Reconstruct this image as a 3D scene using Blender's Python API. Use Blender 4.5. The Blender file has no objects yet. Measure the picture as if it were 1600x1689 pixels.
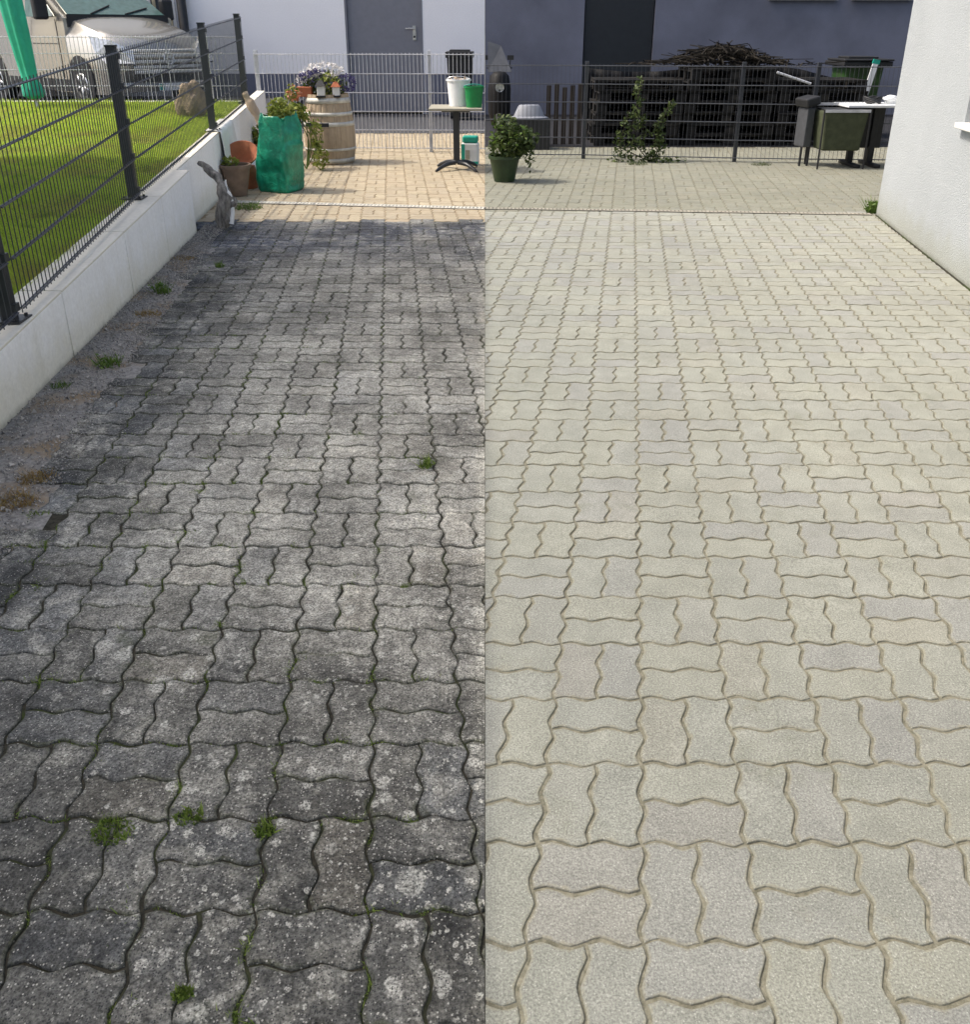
import bpy, bmesh, math, random
import numpy as np
from mathutils import Vector, Matrix, noise
random.seed(7); rng=np.random.default_rng(7)
S=bpy.context.scene; C=S.collection; R=math.radians; PI=math.pi

# ---------------- camera, sky, sun, exposure ----------------
H=1.5; F=1452.6; sT=.4; TH=math.asin(sT); cT=math.cos(TH); tT=sT/cT; YH=50.; FP=F/cT/cT
cam=bpy.data.cameras.new('camera'); co=bpy.data.objects.new('camera',cam); C.objects.link(co)
cam.sensor_fit='HORIZONTAL'; cam.sensor_width=36; cam.lens=36*F/1600; cam.clip_end=500; cam.clip_start=.05
cam.shift_y=-(844.5-(YH+F*tT))/1600
co.location=(0,0,H); co.rotation_euler=(R(90)-TH,0,0); S.camera=co
SUN_E=53.; SUN_A=3.
w=bpy.data.worlds.new('World'); S.world=w; w.use_nodes=True
nt=w.node_tree; sky=nt.nodes.new('ShaderNodeTexSky'); sky.sky_type='NISHITA'; sky.sun_disc=False
sky.sun_elevation=R(SUN_E); sky.sun_rotation=R(270+SUN_A); sky.dust_density=5.0; sky.ozone_density=0.0
bg=nt.nodes['Background']; nt.links.new(sky.outputs[0],bg.inputs[0]); bg.inputs[1].default_value=.15
sl=bpy.data.lights.new('sun','SUN'); so=bpy.data.objects.new('sun',sl); C.objects.link(so)
sl.energy=2.0; sl.angle=R(.53); sl.color=(1,.94,.84)
sd=Vector((math.cos(R(SUN_E))*math.cos(R(SUN_A)),-math.cos(R(SUN_E))*math.sin(R(SUN_A)),-math.sin(R(SUN_E))))
so.rotation_euler=sd.to_track_quat('-Z','Y').to_euler(); so.location=(-10,0,12)
S.view_settings.view_transform='Standard'; S.view_settings.look='None'; S.view_settings.gamma=1
S.view_settings.exposure=.85

# a photo pixel turned into a point on the level z, or into a height / sideways place at a known distance
def G(x,y,z=0.):
    h=H-z; D=FP*h/(y-YH)-h*tT; return Vector(((x-800)*(D*cT+h*sT)/F,D,z))
def ZY(y,D):
    v=y-YH; return H-v*D/(FP-v*tT)
def XD(x,D,z=0.): return (x-800)*(D*cT+(H-z)*sT)/F

# ---------------- materials ----------------
class NT:
    def __init__(s,name):
        s.m=bpy.data.materials.new(name); s.m.use_nodes=True; s.t=s.m.node_tree; s.n=s.t.nodes
        s.b=s.n['Principled BSDF']; s.tc=s.n.new('ShaderNodeTexCoord'); s.geo=s.n.new('ShaderNodeNewGeometry')
        s.P=s.tc.outputs['Object']
    def l(s,a,b): s.t.links.new(a,b)
    def set(s,sock,v):
        if isinstance(v,bpy.types.NodeSocket): s.l(v,sock)
        else:
            try: sock.default_value=v
            except Exception: sock.default_value=(v[0],v[1],v[2],1)
    def noise(s,scale,detail=3,rough=.55,vec=None,dist=0.):
        n=s.n.new('ShaderNodeTexNoise'); n.inputs['Scale'].default_value=scale; n.inputs['Detail'].default_value=detail
        n.inputs['Roughness'].default_value=rough; n.inputs['Distortion'].default_value=dist
        s.l(vec or s.P,n.inputs['Vector']); return n.outputs['Fac']
    def vor(s,scale,vec=None,feat='F1',rand=1.):
        n=s.n.new('ShaderNodeTexVoronoi'); n.feature=feat; n.inputs['Scale'].default_value=scale
        n.inputs['Randomness'].default_value=rand
        s.l(vec or s.P,n.inputs['Vector']); return n.outputs
    def math(s,op,a,b=0.,c=None,clamp=False):
        n=s.n.new('ShaderNodeMath'); n.operation=op; n.use_clamp=clamp; s.set(n.inputs[0],a); s.set(n.inputs[1],b)
        if c is not None: s.set(n.inputs[2],c)
        return n.outputs[0]
    def rng(s,v,a,b,c=0.,d=1.,smooth=False):
        n=s.n.new('ShaderNodeMapRange'); n.clamp=True
        if smooth: n.interpolation_type='SMOOTHSTEP'
        s.set(n.inputs[0],v)
        for i,q in enumerate((a,b,c,d)): s.set(n.inputs[1+i],q)
        return n.outputs[0]
    def mix(s,f,a,b,mode='MIX'):
        n=s.n.new('ShaderNodeMix'); n.data_type='RGBA'; n.blend_type=mode; n.clamp_result=False
        s.set(n.inputs[0],f)
        for k,v in ((6,a),(7,b)):
            if isinstance(v,bpy.types.NodeSocket): s.l(v,n.inputs[k])
            else: n.inputs[k].default_value=(v[0],v[1],v[2],1)
        return n.outputs[2]
    def grey(s,v):
        n=s.n.new('ShaderNodeCombineColor')
        for i in range(3): s.set(n.inputs[i],v)
        return n.outputs[0]
    def scalec(s,c,v): return s.mix(1.,c,s.grey(v),'MULTIPLY')
    def sep(s):
        n=s.n.new('ShaderNodeSeparateXYZ'); s.l(s.P,n.inputs[0]); return n.outputs
    def mapv(s,sc):
        n=s.n.new('ShaderNodeMapping'); n.inputs['Scale'].default_value=sc; s.l(s.P,n.inputs[0]); return n.outputs[0]
    def attr(s,nm):
        n=s.n.new('ShaderNodeAttribute'); n.attribute_name=nm; return n.outputs['Fac']
    def isl(s): return s.geo.outputs['Random Per Island']
    def bump(s,h,strength=.3,dist=.002,prev=None):
        n=s.n.new('ShaderNodeBump'); n.inputs['Strength'].default_value=strength; n.inputs['Distance'].default_value=dist
        s.set(n.inputs['Height'],h)
        if prev: s.l(prev,n.inputs['Normal'])
        return n.outputs[0]
    def done(s,col,rough=.8,normal=None,metal=0.,spec=.4,**k):
        s.set(s.b.inputs['Base Color'],col if isinstance(col,bpy.types.NodeSocket) else (*col,1))
        s.set(s.b.inputs['Roughness'],rough); s.b.inputs['Metallic'].default_value=metal
        s.b.inputs['Specular IOR Level'].default_value=spec
        if normal: s.l(normal,s.b.inputs['Normal'])
        for a,v in k.items(): s.b.inputs[a].default_value=v
        return s.m
def simple(name,col,rough=.7,metal=0.,var=.15,scale=12.,bump=.15,bd=.002,spec=.4,dirt=0.,**k):
    m=NT(name); n=m.noise(scale,4); c=m.scalec(col,m.rng(n,.3,.7,1-var,1+var)) 
    if dirt: c=m.mix(m.rng(m.noise(scale*.4,5),.5,.75,0,dirt),c,(.07,.06,.045))
    n2=m.noise(scale*9,3)
    return m.done(c,m.rng(n2,.3,.7,max(rough-.08,.03),min(rough+.08,1)),m.bump(n2,bump,bd),metal,spec,**k)
def leafmat(name,a,b,trans=.25,rough=.55):
    m=NT(name); c=m.mix(m.isl(),a,b); c=m.scalec(c,m.rng(m.noise(30,2),.3,.7,.8,1.2))
    m.done(c,rough,spec=.3)
    out=m.n['Material Output']; tr=m.n.new('ShaderNodeBsdfTranslucent'); m.l(c,tr.inputs[0])
    mx=m.n.new('ShaderNodeMixShader'); mx.inputs[0].default_value=trans
    m.l(m.b.outputs[0],mx.inputs[1]); m.l(tr.outputs[0],mx.inputs[2]); m.l(mx.outputs[0],out.inputs[0]); return m.m

def paver_dirty():
    m=NT('weathered concrete'); X,Y,Z=m.sep()
    big=m.noise(.9,4,.6); mid=m.noise(7,5,.65); fine=m.noise(150,3,.7)
    base=m.mix(m.rng(mid,.3,.72),(.14,.142,.14),(.27,.265,.245))
    isl=m.isl()
    base=m.mix(m.rng(isl,.0,1.,0,.35),base,(.24,.235,.215))
    base=m.mix(m.rng(m.math('FRACT',m.math('MULTIPLY',isl,17.3)),.84,.88,0,.32),base,(.36,.32,.25))
    base=m.mix(m.rng(m.math('FRACT',m.math('MULTIPLY',isl,31.7)),.72,.78,0,.32),base,(.18,.20,.235))
    base=m.scalec(base,m.rng(m.math('FRACT',m.math('MULTIPLY',isl,7.9)),0,1,.70,1.30))
    # lived-in zone: the driven middle is worn paler, the foreground and the left border carry the grime
    edge=m.math('ADD',X,m.math('MULTIPLY',Y,.12))
    worn=m.math('MULTIPLY',m.rng(Y,.9,2.9,0,1,True),m.rng(edge,-1.25,-.45,0,1,True))
    worn=m.math('MULTIPLY',worn,m.rng(big,.3,.65,.45,1.1))
    base=m.mix(m.math('MULTIPLY',worn,.85),base,(.47,.455,.41))
    grime=m.math('MULTIPLY',m.rng(edge,-1.35,-.5,1,0,True),m.rng(m.noise(2.2,4),.38,.6,.15,1.))
    base=m.mix(grime,base,(.055,.06,.068))
    base=m.mix(m.math('MULTIPLY',m.rng(Y,.9,2.3,.42,0,True),m.rng(m.noise(3.1,3),.35,.6,.35,1.)),base,(.10,.105,.108))
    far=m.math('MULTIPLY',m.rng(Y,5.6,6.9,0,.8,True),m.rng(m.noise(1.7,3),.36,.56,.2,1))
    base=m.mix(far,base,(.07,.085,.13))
    # blotches rubbed pale
    base=m.mix(m.math('MULTIPLY',m.rng(m.noise(13,5,.7),.48,.62,0,.6),m.rng(m.noise(2.6,2),.35,.55)),base,(.44,.43,.39))
    base=m.scalec(base,m.rng(m.noise(2.6,6,.78),.38,.62,.46,1.12)); base=m.scalec(base,m.rng(m.noise(38,4,.7),.34,.66,.66,1.34))
    zone0=m.math('MULTIPLY',m.rng(Y,1.2,2.3,0,1,True),m.rng(Y,3.2,5.2,1,.35,True)); base=m.scalec(base,m.math('ADD',m.math('MULTIPLY',zone0,.42),.70))
    base=m.mix(1.,base,(1.01,1.01,.955),'MULTIPLY')
    # lichen: rounded spots of varying size
    wv=m.n.new('ShaderNodeVectorMath'); wv.operation='ADD'
    nz=m.n.new('ShaderNodeTexNoise'); nz.inputs['Scale'].default_value=70; nz.inputs['Detail'].default_value=3; m.l(m.P,nz.inputs['Vector'])
    sc=m.n.new('ShaderNodeVectorMath'); sc.operation='SCALE'; m.l(nz.outputs['Color'],sc.inputs[0]); sc.inputs[3].default_value=.018
    m.l(m.P,wv.inputs[0]); m.l(sc.outputs[0],wv.inputs[1])
    for s_,r0,r1,th,mk in ((15,.10,.52,.5,1.3),(27,.10,.48,.45,1.9),(52,.12,.46,.36,3.3),(95,.15,.44,.36,4.4)):
        v=m.vor(s_,wv.outputs[0]); cs=m.n.new('ShaderNodeSeparateColor'); m.l(v['Color'],cs.inputs[0])
        rad=m.rng(cs.outputs[0],th,1.,0,r1)
        mask=m.math('SUBTRACT',rad,v['Distance']); mask=m.rng(mask,0,.08,0,1)
        zone=m.math('ADD',m.noise(mk,2),m.math('MULTIPLY',m.math('ADD',X,.35),.16)); zone=m.math('ADD',zone,m.math('MULTIPLY',m.rng(Y,0,5,.06,-.04),1.))
        mask=m.math('MULTIPLY',mask,m.rng(zone,.46,.56,0,.8)); mask=m.math('MULTIPLY',mask,m.rng(fine,.3,.6,.45,1))
        base=m.mix(mask,base,m.mix(cs.outputs[1],(.42,.42,.37),(.52,.51,.45)))
    eg=m.attr('edge'); en=m.noise(55,4,.7)
    em=m.rng(m.math('ADD',eg,m.math('MULTIPLY',m.math('SUBTRACT',en,.5),1.5)),.72,1.15,0,.5)
    base=m.mix(em,base,m.mix(m.rng(m.noise(6,3),.45,.6),(.05,.052,.045),(.075,.085,.035)))
    # exposed aggregate
    v=m.vor(190); cs=m.n.new('ShaderNodeSeparateColor'); m.l(v['Color'],cs.inputs[0])
    spk=m.math('MULTIPLY',m.rng(cs.outputs[0],.80,.88),m.rng(v['Distance'],.25,.42,1,0))
    base=m.scalec(base,m.rng(fine,.36,.64,.52,1.50)); base=m.mix(m.math('MULTIPLY',spk,.85),base,(.50,.485,.43))
    v2=m.vor(240); c2=m.n.new('ShaderNodeSeparateColor'); m.l(v2['Color'],c2.inputs[0])
    dk=m.math('MULTIPLY',m.rng(c2.outputs[0],.66,.74),m.rng(v2['Distance'],.3,.5,.85,0)); base=m.mix(dk,base,(.03,.032,.035))
    base=m.mix(m.math('MULTIPLY',m.rng(m.noise(9,4),.6,.7,0,.35),m.rng(m.noise(1.3,2),.5,.62)),base,(.07,.085,.035))
    nrm=m.bump(m.noise(320,2,.6),.6,.0022,m.bump(mid,.4,.006))
    return m.done(base,.92,nrm,spec=.2)
def paver_clean(name,a,b,c3,joint=(.24,.225,.165)):
    m=NT(name); isl=m.isl(); X,Y,Z=m.sep()
    base=m.mix(m.rng(isl,0,1),a,b)
    base=m.mix(m.rng(m.math('FRACT',m.math('MULTIPLY',isl,23.1)),.6,.9,0,.45),base,c3)
    base=m.mix(m.rng(m.math('FRACT',m.math('MULTIPLY',isl,11.1)),.88,.93,0,.16),base,(a[0]*1.05,a[1]*.93,a[2]*.88))
    base=m.scalec(base,m.rng(m.noise(1.1,4),.3,.7,.9,1.08)); base=m.scalec(base,m.rng(m.noise(9,5,.65),.3,.7,.88,1.1))
    base=m.mix(m.rng(m.noise(4.3,5,.7),.60,.72,0,.35),base,joint)
    base=m.mix(m.math('MULTIPLY',m.rng(m.noise(2.1,5,.7),.56,.68,0,.5),m.rng(m.noise(14,4,.7),.4,.6)),base,(a[0]*.62,a[1]*.64,a[2]*.55))
    base=m.scalec(base,m.rng(Y,.8,4.5,.84,1.04,True))
    fine=m.noise(230,3,.7); base=m.scalec(base,m.rng(fine,.35,.65,.66,1.30))
    eg=m.attr('edge'); en=m.noise(48,4,.7)
    em=m.rng(m.math('ADD',eg,m.math('MULTIPLY',m.math('SUBTRACT',en,.5),1.9)),.72,1.15,0,.6)
    base=m.mix(em,base,joint)
    v=m.vor(75); cs=m.n.new('ShaderNodeSeparateColor'); m.l(v['Color'],cs.inputs[0])
    pit=m.math('MULTIPLY',m.rng(cs.outputs[0],.93,.95),m.rng(v['Distance'],.08,.2,.8,0)); base=m.mix(pit,base,(.13,.12,.10))
    v=m.vor(240); cs=m.n.new('ShaderNodeSeparateColor'); m.l(v['Color'],cs.inputs[0])
    base=m.mix(m.math('MULTIPLY',m.rng(cs.outputs[0],.8,.85),m.rng(v['Distance'],.2,.45,.45,0)),base,(.5,.5,.45))
    nrm=m.bump(m.noise(300,2,.6),.5,.0018,m.bump(m.noise(26,3),.25,.003))
    return m.done(base,.9,nrm,spec=.2)
def sandmat(name,a,b,c=None):
    m=NT(name); col=m.mix(m.rng(m.noise(60,4,.7),.35,.65),a,b)
    if c: col=m.mix(m.rng(m.noise(4,4),.5,.62),col,c)
    return m.done(col,.98,m.bump(m.noise(350,3),.8,.003),spec=.1)
def render_wall(name,a,var=.06,grain=90,bs=.5,bd=.004,streak=0.,splash=0.):
    m=NT(name); c=m.scalec(a,m.rng(m.noise(1.3,4),.3,.7,1-var,1+var))
    if streak:
        s=m.noise(1,5,.6,m.mapv((14,14,.9))); c=m.mix(m.rng(s,.52,.7,0,streak),c,(a[0]*.62,a[1]*.6,a[2]*.52))
    if splash:
        X,Y,Z=m.sep(); h_=m.math('ADD',Z,m.math('MULTIPLY',m.math('SUBTRACT',m.noise(5,5,.7),.5),.35))
        c=m.mix(m.rng(h_,.02,.30,splash,0,True),c,(a[0]*.72,a[1]*.68,a[2]*.5)); c=m.mix(m.rng(m.math('ADD',Z,m.math('MULTIPLY',m.noise(18,4,.7),.05)),.02,.07,splash,0,True),c,(.12,.12,.07))
    n=m.noise(grain,3,.6)
    c=m.scalec(c,m.rng(n,.3,.7,.93,1.05)); return m.done(c,.9,m.bump(n,bs,bd),spec=.2)
def woodmat(name,a,b,sc=(30,30,2.5),rough=.8,dirt=.3):
    m=NT(name); g=m.noise(1,6,.7,m.mapv(sc)); c=m.mix(m.rng(g,.3,.7),a,b)
    c=m.scalec(c,m.rng(m.isl(),0,1,.75,1.2)); c=m.mix(m.rng(m.noise(4,4),.5,.7,0,dirt),c,(.08,.07,.055))
    return m.done(c,rough,m.bump(g,.6,.004),spec=.25)
M={}
M['dirty']=paver_dirty()
M['tan']=paver_clean('sunlit concrete',(.385,.33,.235),(.35,.295,.21),(.34,.295,.225),(.26,.20,.12))  # lit copy of the left paving, sunlight put into the tan colour
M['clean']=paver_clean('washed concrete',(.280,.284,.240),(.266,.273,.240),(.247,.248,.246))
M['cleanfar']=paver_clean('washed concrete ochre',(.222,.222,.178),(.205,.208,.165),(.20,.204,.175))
M['soil']=sandmat('joint soil',(.03,.03,.024),(.065,.06,.045),(.05,.065,.025))
M['sand']=sandmat('joint sand',(.12,.115,.085),(.25,.237,.18))
M['tansand']=sandmat('sunlit joint sand',(.20,.15,.09),(.30,.23,.14))  # joint tone of the lit copy, sunlight in the colour
M['gravel']=sandmat('gravel bed',(.17,.165,.155),(.32,.31,.29),(.25,.20,.14))
M['pebble']=(lambda m: m.done(m.mix(m.isl(),(.13,.13,.13),(.42,.40,.37)),.9,spec=.2))(NT('pebbles'))
M['lane']=simple('shaded asphalt',(.012,.013,.018),.95,var=.25,scale=6,bump=.6,bd=.004)  # asphalt blackened to stand for shade behind the right fence
M['asphalt']=simple('asphalt',(.05,.052,.06),.9,var=.25,scale=6,bump=.6,bd=.004)
M['earth']=sandmat('earth',(.10,.09,.06),(.16,.14,.09),(.08,.10,.04))
M['lawn']=sandmat('lawn soil',(.14,.19,.03),(.2,.25,.045),(.2,.17,.06))
M['wallL']=render_wall('pale lavender render',(.92,.91,.925),.02,60,.25,.002)
M['plinth']=render_wall('slate blue plinth',(.15,.16,.21),.08)
M['wallR']=render_wall('shaded render',(.17,.178,.22),.18,60,.25,.002)  # darker copy of the pale wall, shade put into the colour
M['wallH']=render_wall('white roughcast',(.40,.43,.45),.06,105,1.,.008,0.,.5)
M['conc']=render_wall('precast concrete',(.92,.92,.915),.05,50,.2,.002,.16,.5)
M['cap']=render_wall('stained concrete top',(.72,.69,.60),.12,40,.3,.003)
M['grate']=simple('concrete grate',(.52,.50,.44),.8,var=.2)
M['grateb']=simple('sandy iron grate',(.30,.28,.23),.8,var=.2)
M['dimwhite']=simple('shaded white plastic',(.22,.235,.27),.6,var=.1)  # white plastic with shade put into its colour
M['white']=simple('white paint',(.78,.78,.76),.5,var=.05)
M['doorL']=simple('grey door',(.20,.205,.235),.5,var=.05,bump=.05)
M['doorR']=simple('charcoal door',(.022,.026,.03),.5,var=.1,bump=.05)
M['anth']=simple('anthracite coat',(.022,.025,.03),.38,var=.15,bump=.1,spec=.5)
M['antw']=simple('anthracite wire',(.035,.04,.05),.35,var=.1,bump=.0,spec=.6)
M['galv']=simple('galvanised wire',(.58,.59,.62),.45,.35,var=.15,bump=.0)
M['galvd']=simple('shade dark wire',(.085,.09,.10),.5,.3,var=.15,bump=.0)  # wire tone darkened to stand for shade
M['steel']=simple('steel',(.55,.56,.57),.3,1.,var=.08,bump=.05)
M['jet']=simple('jet black panel',(.006,.006,.007),.6,var=.2,spec=.2)
M['black']=simple('black plastic',(.02,.021,.023),.5,var=.2)
M['bag']=(lambda m: m.done(m.scalec(m.mix(m.rng(m.noise(18,3),.4,.6),(.006,.19,.105),(.012,.27,.16)),m.rng(m.noise(5,3),.3,.7,.75,1.25)),.33,m.bump(m.noise(170,2),.25,.002,m.bump(m.noise(14,3,.6,dist=1.5),.7,.012)),spec=.5))(NT('woven green plastic'))
M['terra']=simple('terracotta',(.38,.12,.055),.8,var=.2,dirt=.3)
M['clay']=simple('brown clay',(.19,.135,.10),.6,var=.25,dirt=.4)
M['dgreen']=simple('dark green plastic',(.02,.04,.015),.5,var=.3)
M['bingreen']=simple('green plastic',(.02,.06,.012),.5,var=.3,dirt=.3)
M['bucketg']=simple('bright green plastic',(.01,.19,.055),.35,var=.12)
M['teal']=simple('teal cover',(.03,.42,.28),.6,var=.15,scale=9)
M['tealp']=simple('teal plastic',(.02,.33,.25),.35,var=.1)
M['olive']=simple('olive fabric',(.055,.065,.035),.8,var=.25)
M['paper']=simple('white plastic',(.75,.77,.78),.45,var=.06,bump=.1)
M['oak']=woodmat('weathered oak',(.46,.37,.26),(.30,.23,.16),(34,34,2.2))
M['hoop']=simple('galvanised hoop',(.56,.55,.50),.6,.1,var=.2,dirt=.35)
M['drift']=woodmat('grey driftwood',(.34,.32,.29),(.04,.037,.033),(38,38,9))
M['palew']=woodmat('pale bare wood',(.50,.41,.31),(.38,.29,.21),(20,20,4),dirt=.15)
M['pallet']=woodmat('shaded pallet wood',(.006,.006,.007),(.016,.016,.016),(5,40,40))  # pallet, slat and brush tones darkened to stand for deep shade
M['slat']=woodmat('brown slat',(.05,.04,.032),(.025,.02,.017),(30,30,3))
M['brush']=woodmat('brushwood',(.028,.024,.018),(.012,.010,.008),(20,20,20))
M['tabletop']=woodmat('sun bleached board',(.42,.40,.33),(.30,.28,.22),(4,40,40),.6,.1)
M['rock']=simple('boulder stone',(.34,.27,.19),.9,var=.35,scale=7,bump=.8,bd=.02)
M['soilpot']=sandmat('potting soil',(.03,.022,.015),(.06,.045,.03))
def grassmat():
    m=NT('grass blade'); c=m.mix(m.isl(),(.30,.46,.035),(.56,.64,.10)); c=m.mix(m.rng(m.noise(2.3,4,.6),.5,.68,0,.7),c,(.34,.27,.10)); c=m.mix(m.rng(m.noise(5,3,.6),.55,.68,0,.6),c,(.08,.20,.015))
    m.done(c,.55,spec=.3); tr=m.n.new('ShaderNodeBsdfTranslucent'); m.l(c,tr.inputs[0]); mx=m.n.new('ShaderNodeMixShader'); mx.inputs[0].default_value=.45
    m.l(m.b.outputs[0],mx.inputs[1]); m.l(tr.outputs[0],mx.inputs[2]); m.l(mx.outputs[0],m.n['Material Output'].inputs[0]); return m.m
M['grass']=grassmat()
M['leaf']=leafmat('fresh leaf',(.16,.22,.04),(.32,.34,.08))
M['leafd']=leafmat('dark leaf',(.03,.055,.015),(.09,.12,.035))
M['weed']=leafmat('weed leaf',(.07,.14,.02),(.15,.22,.05))
M['dry']=leafmat('dry leaf',(.22,.14,.06),(.32,.25,.10))
M['moss']=leafmat('moss',(.08,.14,.02),(.22,.29,.06),.2)
M['fwhite']=leafmat('white petal',(.75,.74,.70),(.6,.58,.6))
M['fviolet']=leafmat('violet petal',(.055,.05,.14),(.12,.11,.24))
M['forange']=leafmat('orange petal',(.45,.13,.05),(.4,.2,.12))
M['van']=(lambda m: m.done((.40,.385,.35),.27,metal=.7,spec=.5,**{'Coat Weight':.6,'Coat Roughness':.06}))(NT('champagne metallic paint'))
M['chrome']=simple('chrome',(.72,.72,.70),.25,.35,var=.05,bump=0)
M['glass']=simple('dark glass',(.07,.13,.12),.05,.0,var=.2,bump=0,spec=.9)
M['lamp']=simple('headlamp glass',(.62,.63,.62),.12,.5,var=.25,scale=30,bump=0,spec=.8)
M['rubber']=simple('tyre rubber',(.02,.02,.021),.85,var=.2)
M['pane']=simple('window pane',(.05,.06,.07),.06,0,var=.1,bump=0,spec=.9)
M['sill']=simple('white stone sill',(.72,.72,.70),.5,var=.05)
M['cream']=simple('cream curtain',(.5,.44,.30),.9,var=.2)

# ---------------- mesh helpers ----------------
def link(name,me,mat,parent=None,smooth=False):
    o=bpy.data.objects.new(name,me)
    for q in (mat if isinstance(mat,(list,tuple)) else [mat]): me.materials.append(q)
    C.objects.link(o)
    if parent: o.parent=parent
    if smooth:
        me.polygons.foreach_set('use_smooth',[True]*len(me.polygons))
    return o
def tag(o,label,cat,group=None,kind=None):
    o['label']=label; o['category']=cat
    if group: o['group']=group
    if kind: o['kind']=kind
    return o
def struct(o,kind='structure'): o['kind']=kind; return o
def thing(name,label,cat,loc=(0,0,0),rz=0.,group=None):
    o=bpy.data.objects.new(name,None); C.objects.link(o); o.location=loc; o.rotation_euler=(0,0,rz); o.empty_display_size=.1
    return tag(o,label,cat,group)
def pyd(name,v,f,mat,parent=None,smooth=False):
    me=bpy.data.meshes.new(name); me.from_pydata([tuple(map(float,p)) for p in v],[],f); me.update()
    return link(name,me,mat,parent,smooth)
def tris(name,V,mat,n=3,parent=None):   # V: (count,n,3) faces of n corners
    V=np.asarray(V,dtype=np.float32); k=V.shape[0]; me=bpy.data.meshes.new(name)
    me.vertices.add(k*n); me.vertices.foreach_set('co',V.reshape(-1))
    me.loops.add(k*n); me.loops.foreach_set('vertex_index',np.arange(k*n,dtype=np.int32))
    me.polygons.add(k); me.polygons.foreach_set('loop_start',np.arange(0,k*n,n,dtype=np.int32))
    me.polygons.foreach_set('loop_total',np.full(k,n,dtype=np.int32)); me.update(calc_edges=True); me.validate()
    return link(name,me,mat,parent)
class B:
    def __init__(s): s.v=[]; s.f=[]
    def add(s,v,f):
        o=len(s.v); s.v+= [Vector(p) for p in v]; s.f+=[tuple(i+o for i in q) for q in f]; return s
    def box(s,c,d,rot=None):
        x,y,z=[q/2 for q in d]; vs=[Vector(p) for p in ((-x,-y,-z),(x,-y,-z),(x,y,-z),(-x,y,-z),(-x,-y,z),(x,-y,z),(x,y,z),(-x,y,z))]
        if rot is not None: vs=[rot@p for p in vs]
        return s.add([p+Vector(c) for p in vs],[(0,3,2,1),(4,5,6,7),(0,1,5,4),(1,2,6,5),(2,3,7,6),(3,0,4,7)])
    def bb(s,x0,x1,y0,y1,z0,z1): return s.box(((x0+x1)/2,(y0+y1)/2,(z0+z1)/2),(x1-x0,y1-y0,z1-z0))
    def prism(s,poly,z0,z1):   # poly ccw in xy; z may be callables
        n=len(poly); a=z0 if callable(z0) else (lambda p:z0); b=z1 if callable(z1) else (lambda p:z1)
        vs=[(p[0],p[1],a(p)) for p in poly]+[(p[0],p[1],b(p)) for p in poly]
        return s.add(vs,[tuple(range(n-1,-1,-1)),tuple(range(n,2*n))]+[(i,(i+1)%n,n+(i+1)%n,n+i) for i in range(n)])
    def tube(s,pts,r,seg=8,cap=True):
        pts=[Vector(p) for p in pts]; n=len(pts); rr=r if isinstance(r,(list,tuple)) else [r]*n; vs=[]; up=None
        for i,p in enumerate(pts):
            t=(pts[min(i+1,n-1)]-pts[max(i-1,0)]).normalized()
            if up is None: up=Vector((0,0,1)) if abs(t.z)<.9 else Vector((0,1,0))
            a=t.cross(up).normalized(); b=a.cross(t).normalized(); up=b
            for k in range(seg):
                q=2*PI*k/seg+PI/seg; vs.append(p+(a*math.cos(q)+b*math.sin(q))*rr[i])
        f=[(i*seg+k,i*seg+(k+1)%seg,(i+1)*seg+(k+1)%seg,(i+1)*seg+k) for i in range(n-1) for k in range(seg)]
        if cap: f+=[tuple(range(seg)),tuple(range((n-1)*seg+seg-1,(n-1)*seg-1,-1))]
        return s.add(vs,f)
    def lathe(s,prof,c=(0,0,0),seg=28,sx=1,sy=1,cap=False):
        c=Vector(c); vs=[]; n=len(prof)
        for r,z in prof:
            for k in range(seg):
                a=2*PI*k/seg; vs.append(c+Vector((r*math.cos(a)*sx,r*math.sin(a)*sy,z)))
        f=[(i*seg+k,i*seg+(k+1)%seg,(i+1)*seg+(k+1)%seg,(i+1)*seg+k) for i in range(n-1) for k in range(seg)]
        if cap: f+=[tuple(range(seg-1,-1,-1)),tuple(range((n-1)*seg,n*seg))]
        return s.add(vs,f)
    def make(s,name,mat,parent=None,smooth=False,bevel=0.):
        o=pyd(name,s.v,s.f,mat,parent,smooth)
        if bevel:
            md=o.modifiers.new('bevel','BEVEL'); md.width=bevel; md.segments=2; md.limit_method='ANGLE'
        return o
def autos(o,ang=35):
    o.data.polygons.foreach_set('use_smooth',[True]*len(o.data.polygons)); o.data.set_sharp_from_angle(angle=R(ang)); return o
def leaves(n,centre,rad,size,shell=.0,flat=.0,curl=True,drop=0.):
    """leaf quads scattered through an ellipsoid"""
    d=rng.normal(size=(n,3)); d/=np.linalg.norm(d,axis=1)[:,None]; rr=(shell+(1-shell)*rng.random(n))**(1/2.2)
    p=np.array(centre)+d*rr[:,None]*np.array(rad); p[:,2]-=drop*rng.random(n)
    return leafquads(p,size,flat)
def leafquads(p,size,flat=0.):
    n=len(p); a=rng.normal(size=(n,3)); a[:,2]*=(1-flat); a/=np.linalg.norm(a,axis=1)[:,None]
    b=np.cross(a,rng.normal(size=(n,3))+np.array((0,0,flat*3))); b/=np.linalg.norm(b,axis=1)[:,None]
    s=size*(.6+.8*rng.random(n))[:,None]
    return np.stack([p-a*s*.5,p+b*s*.28,p+a*s*.6,p-b*s*.28],axis=1)
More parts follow.
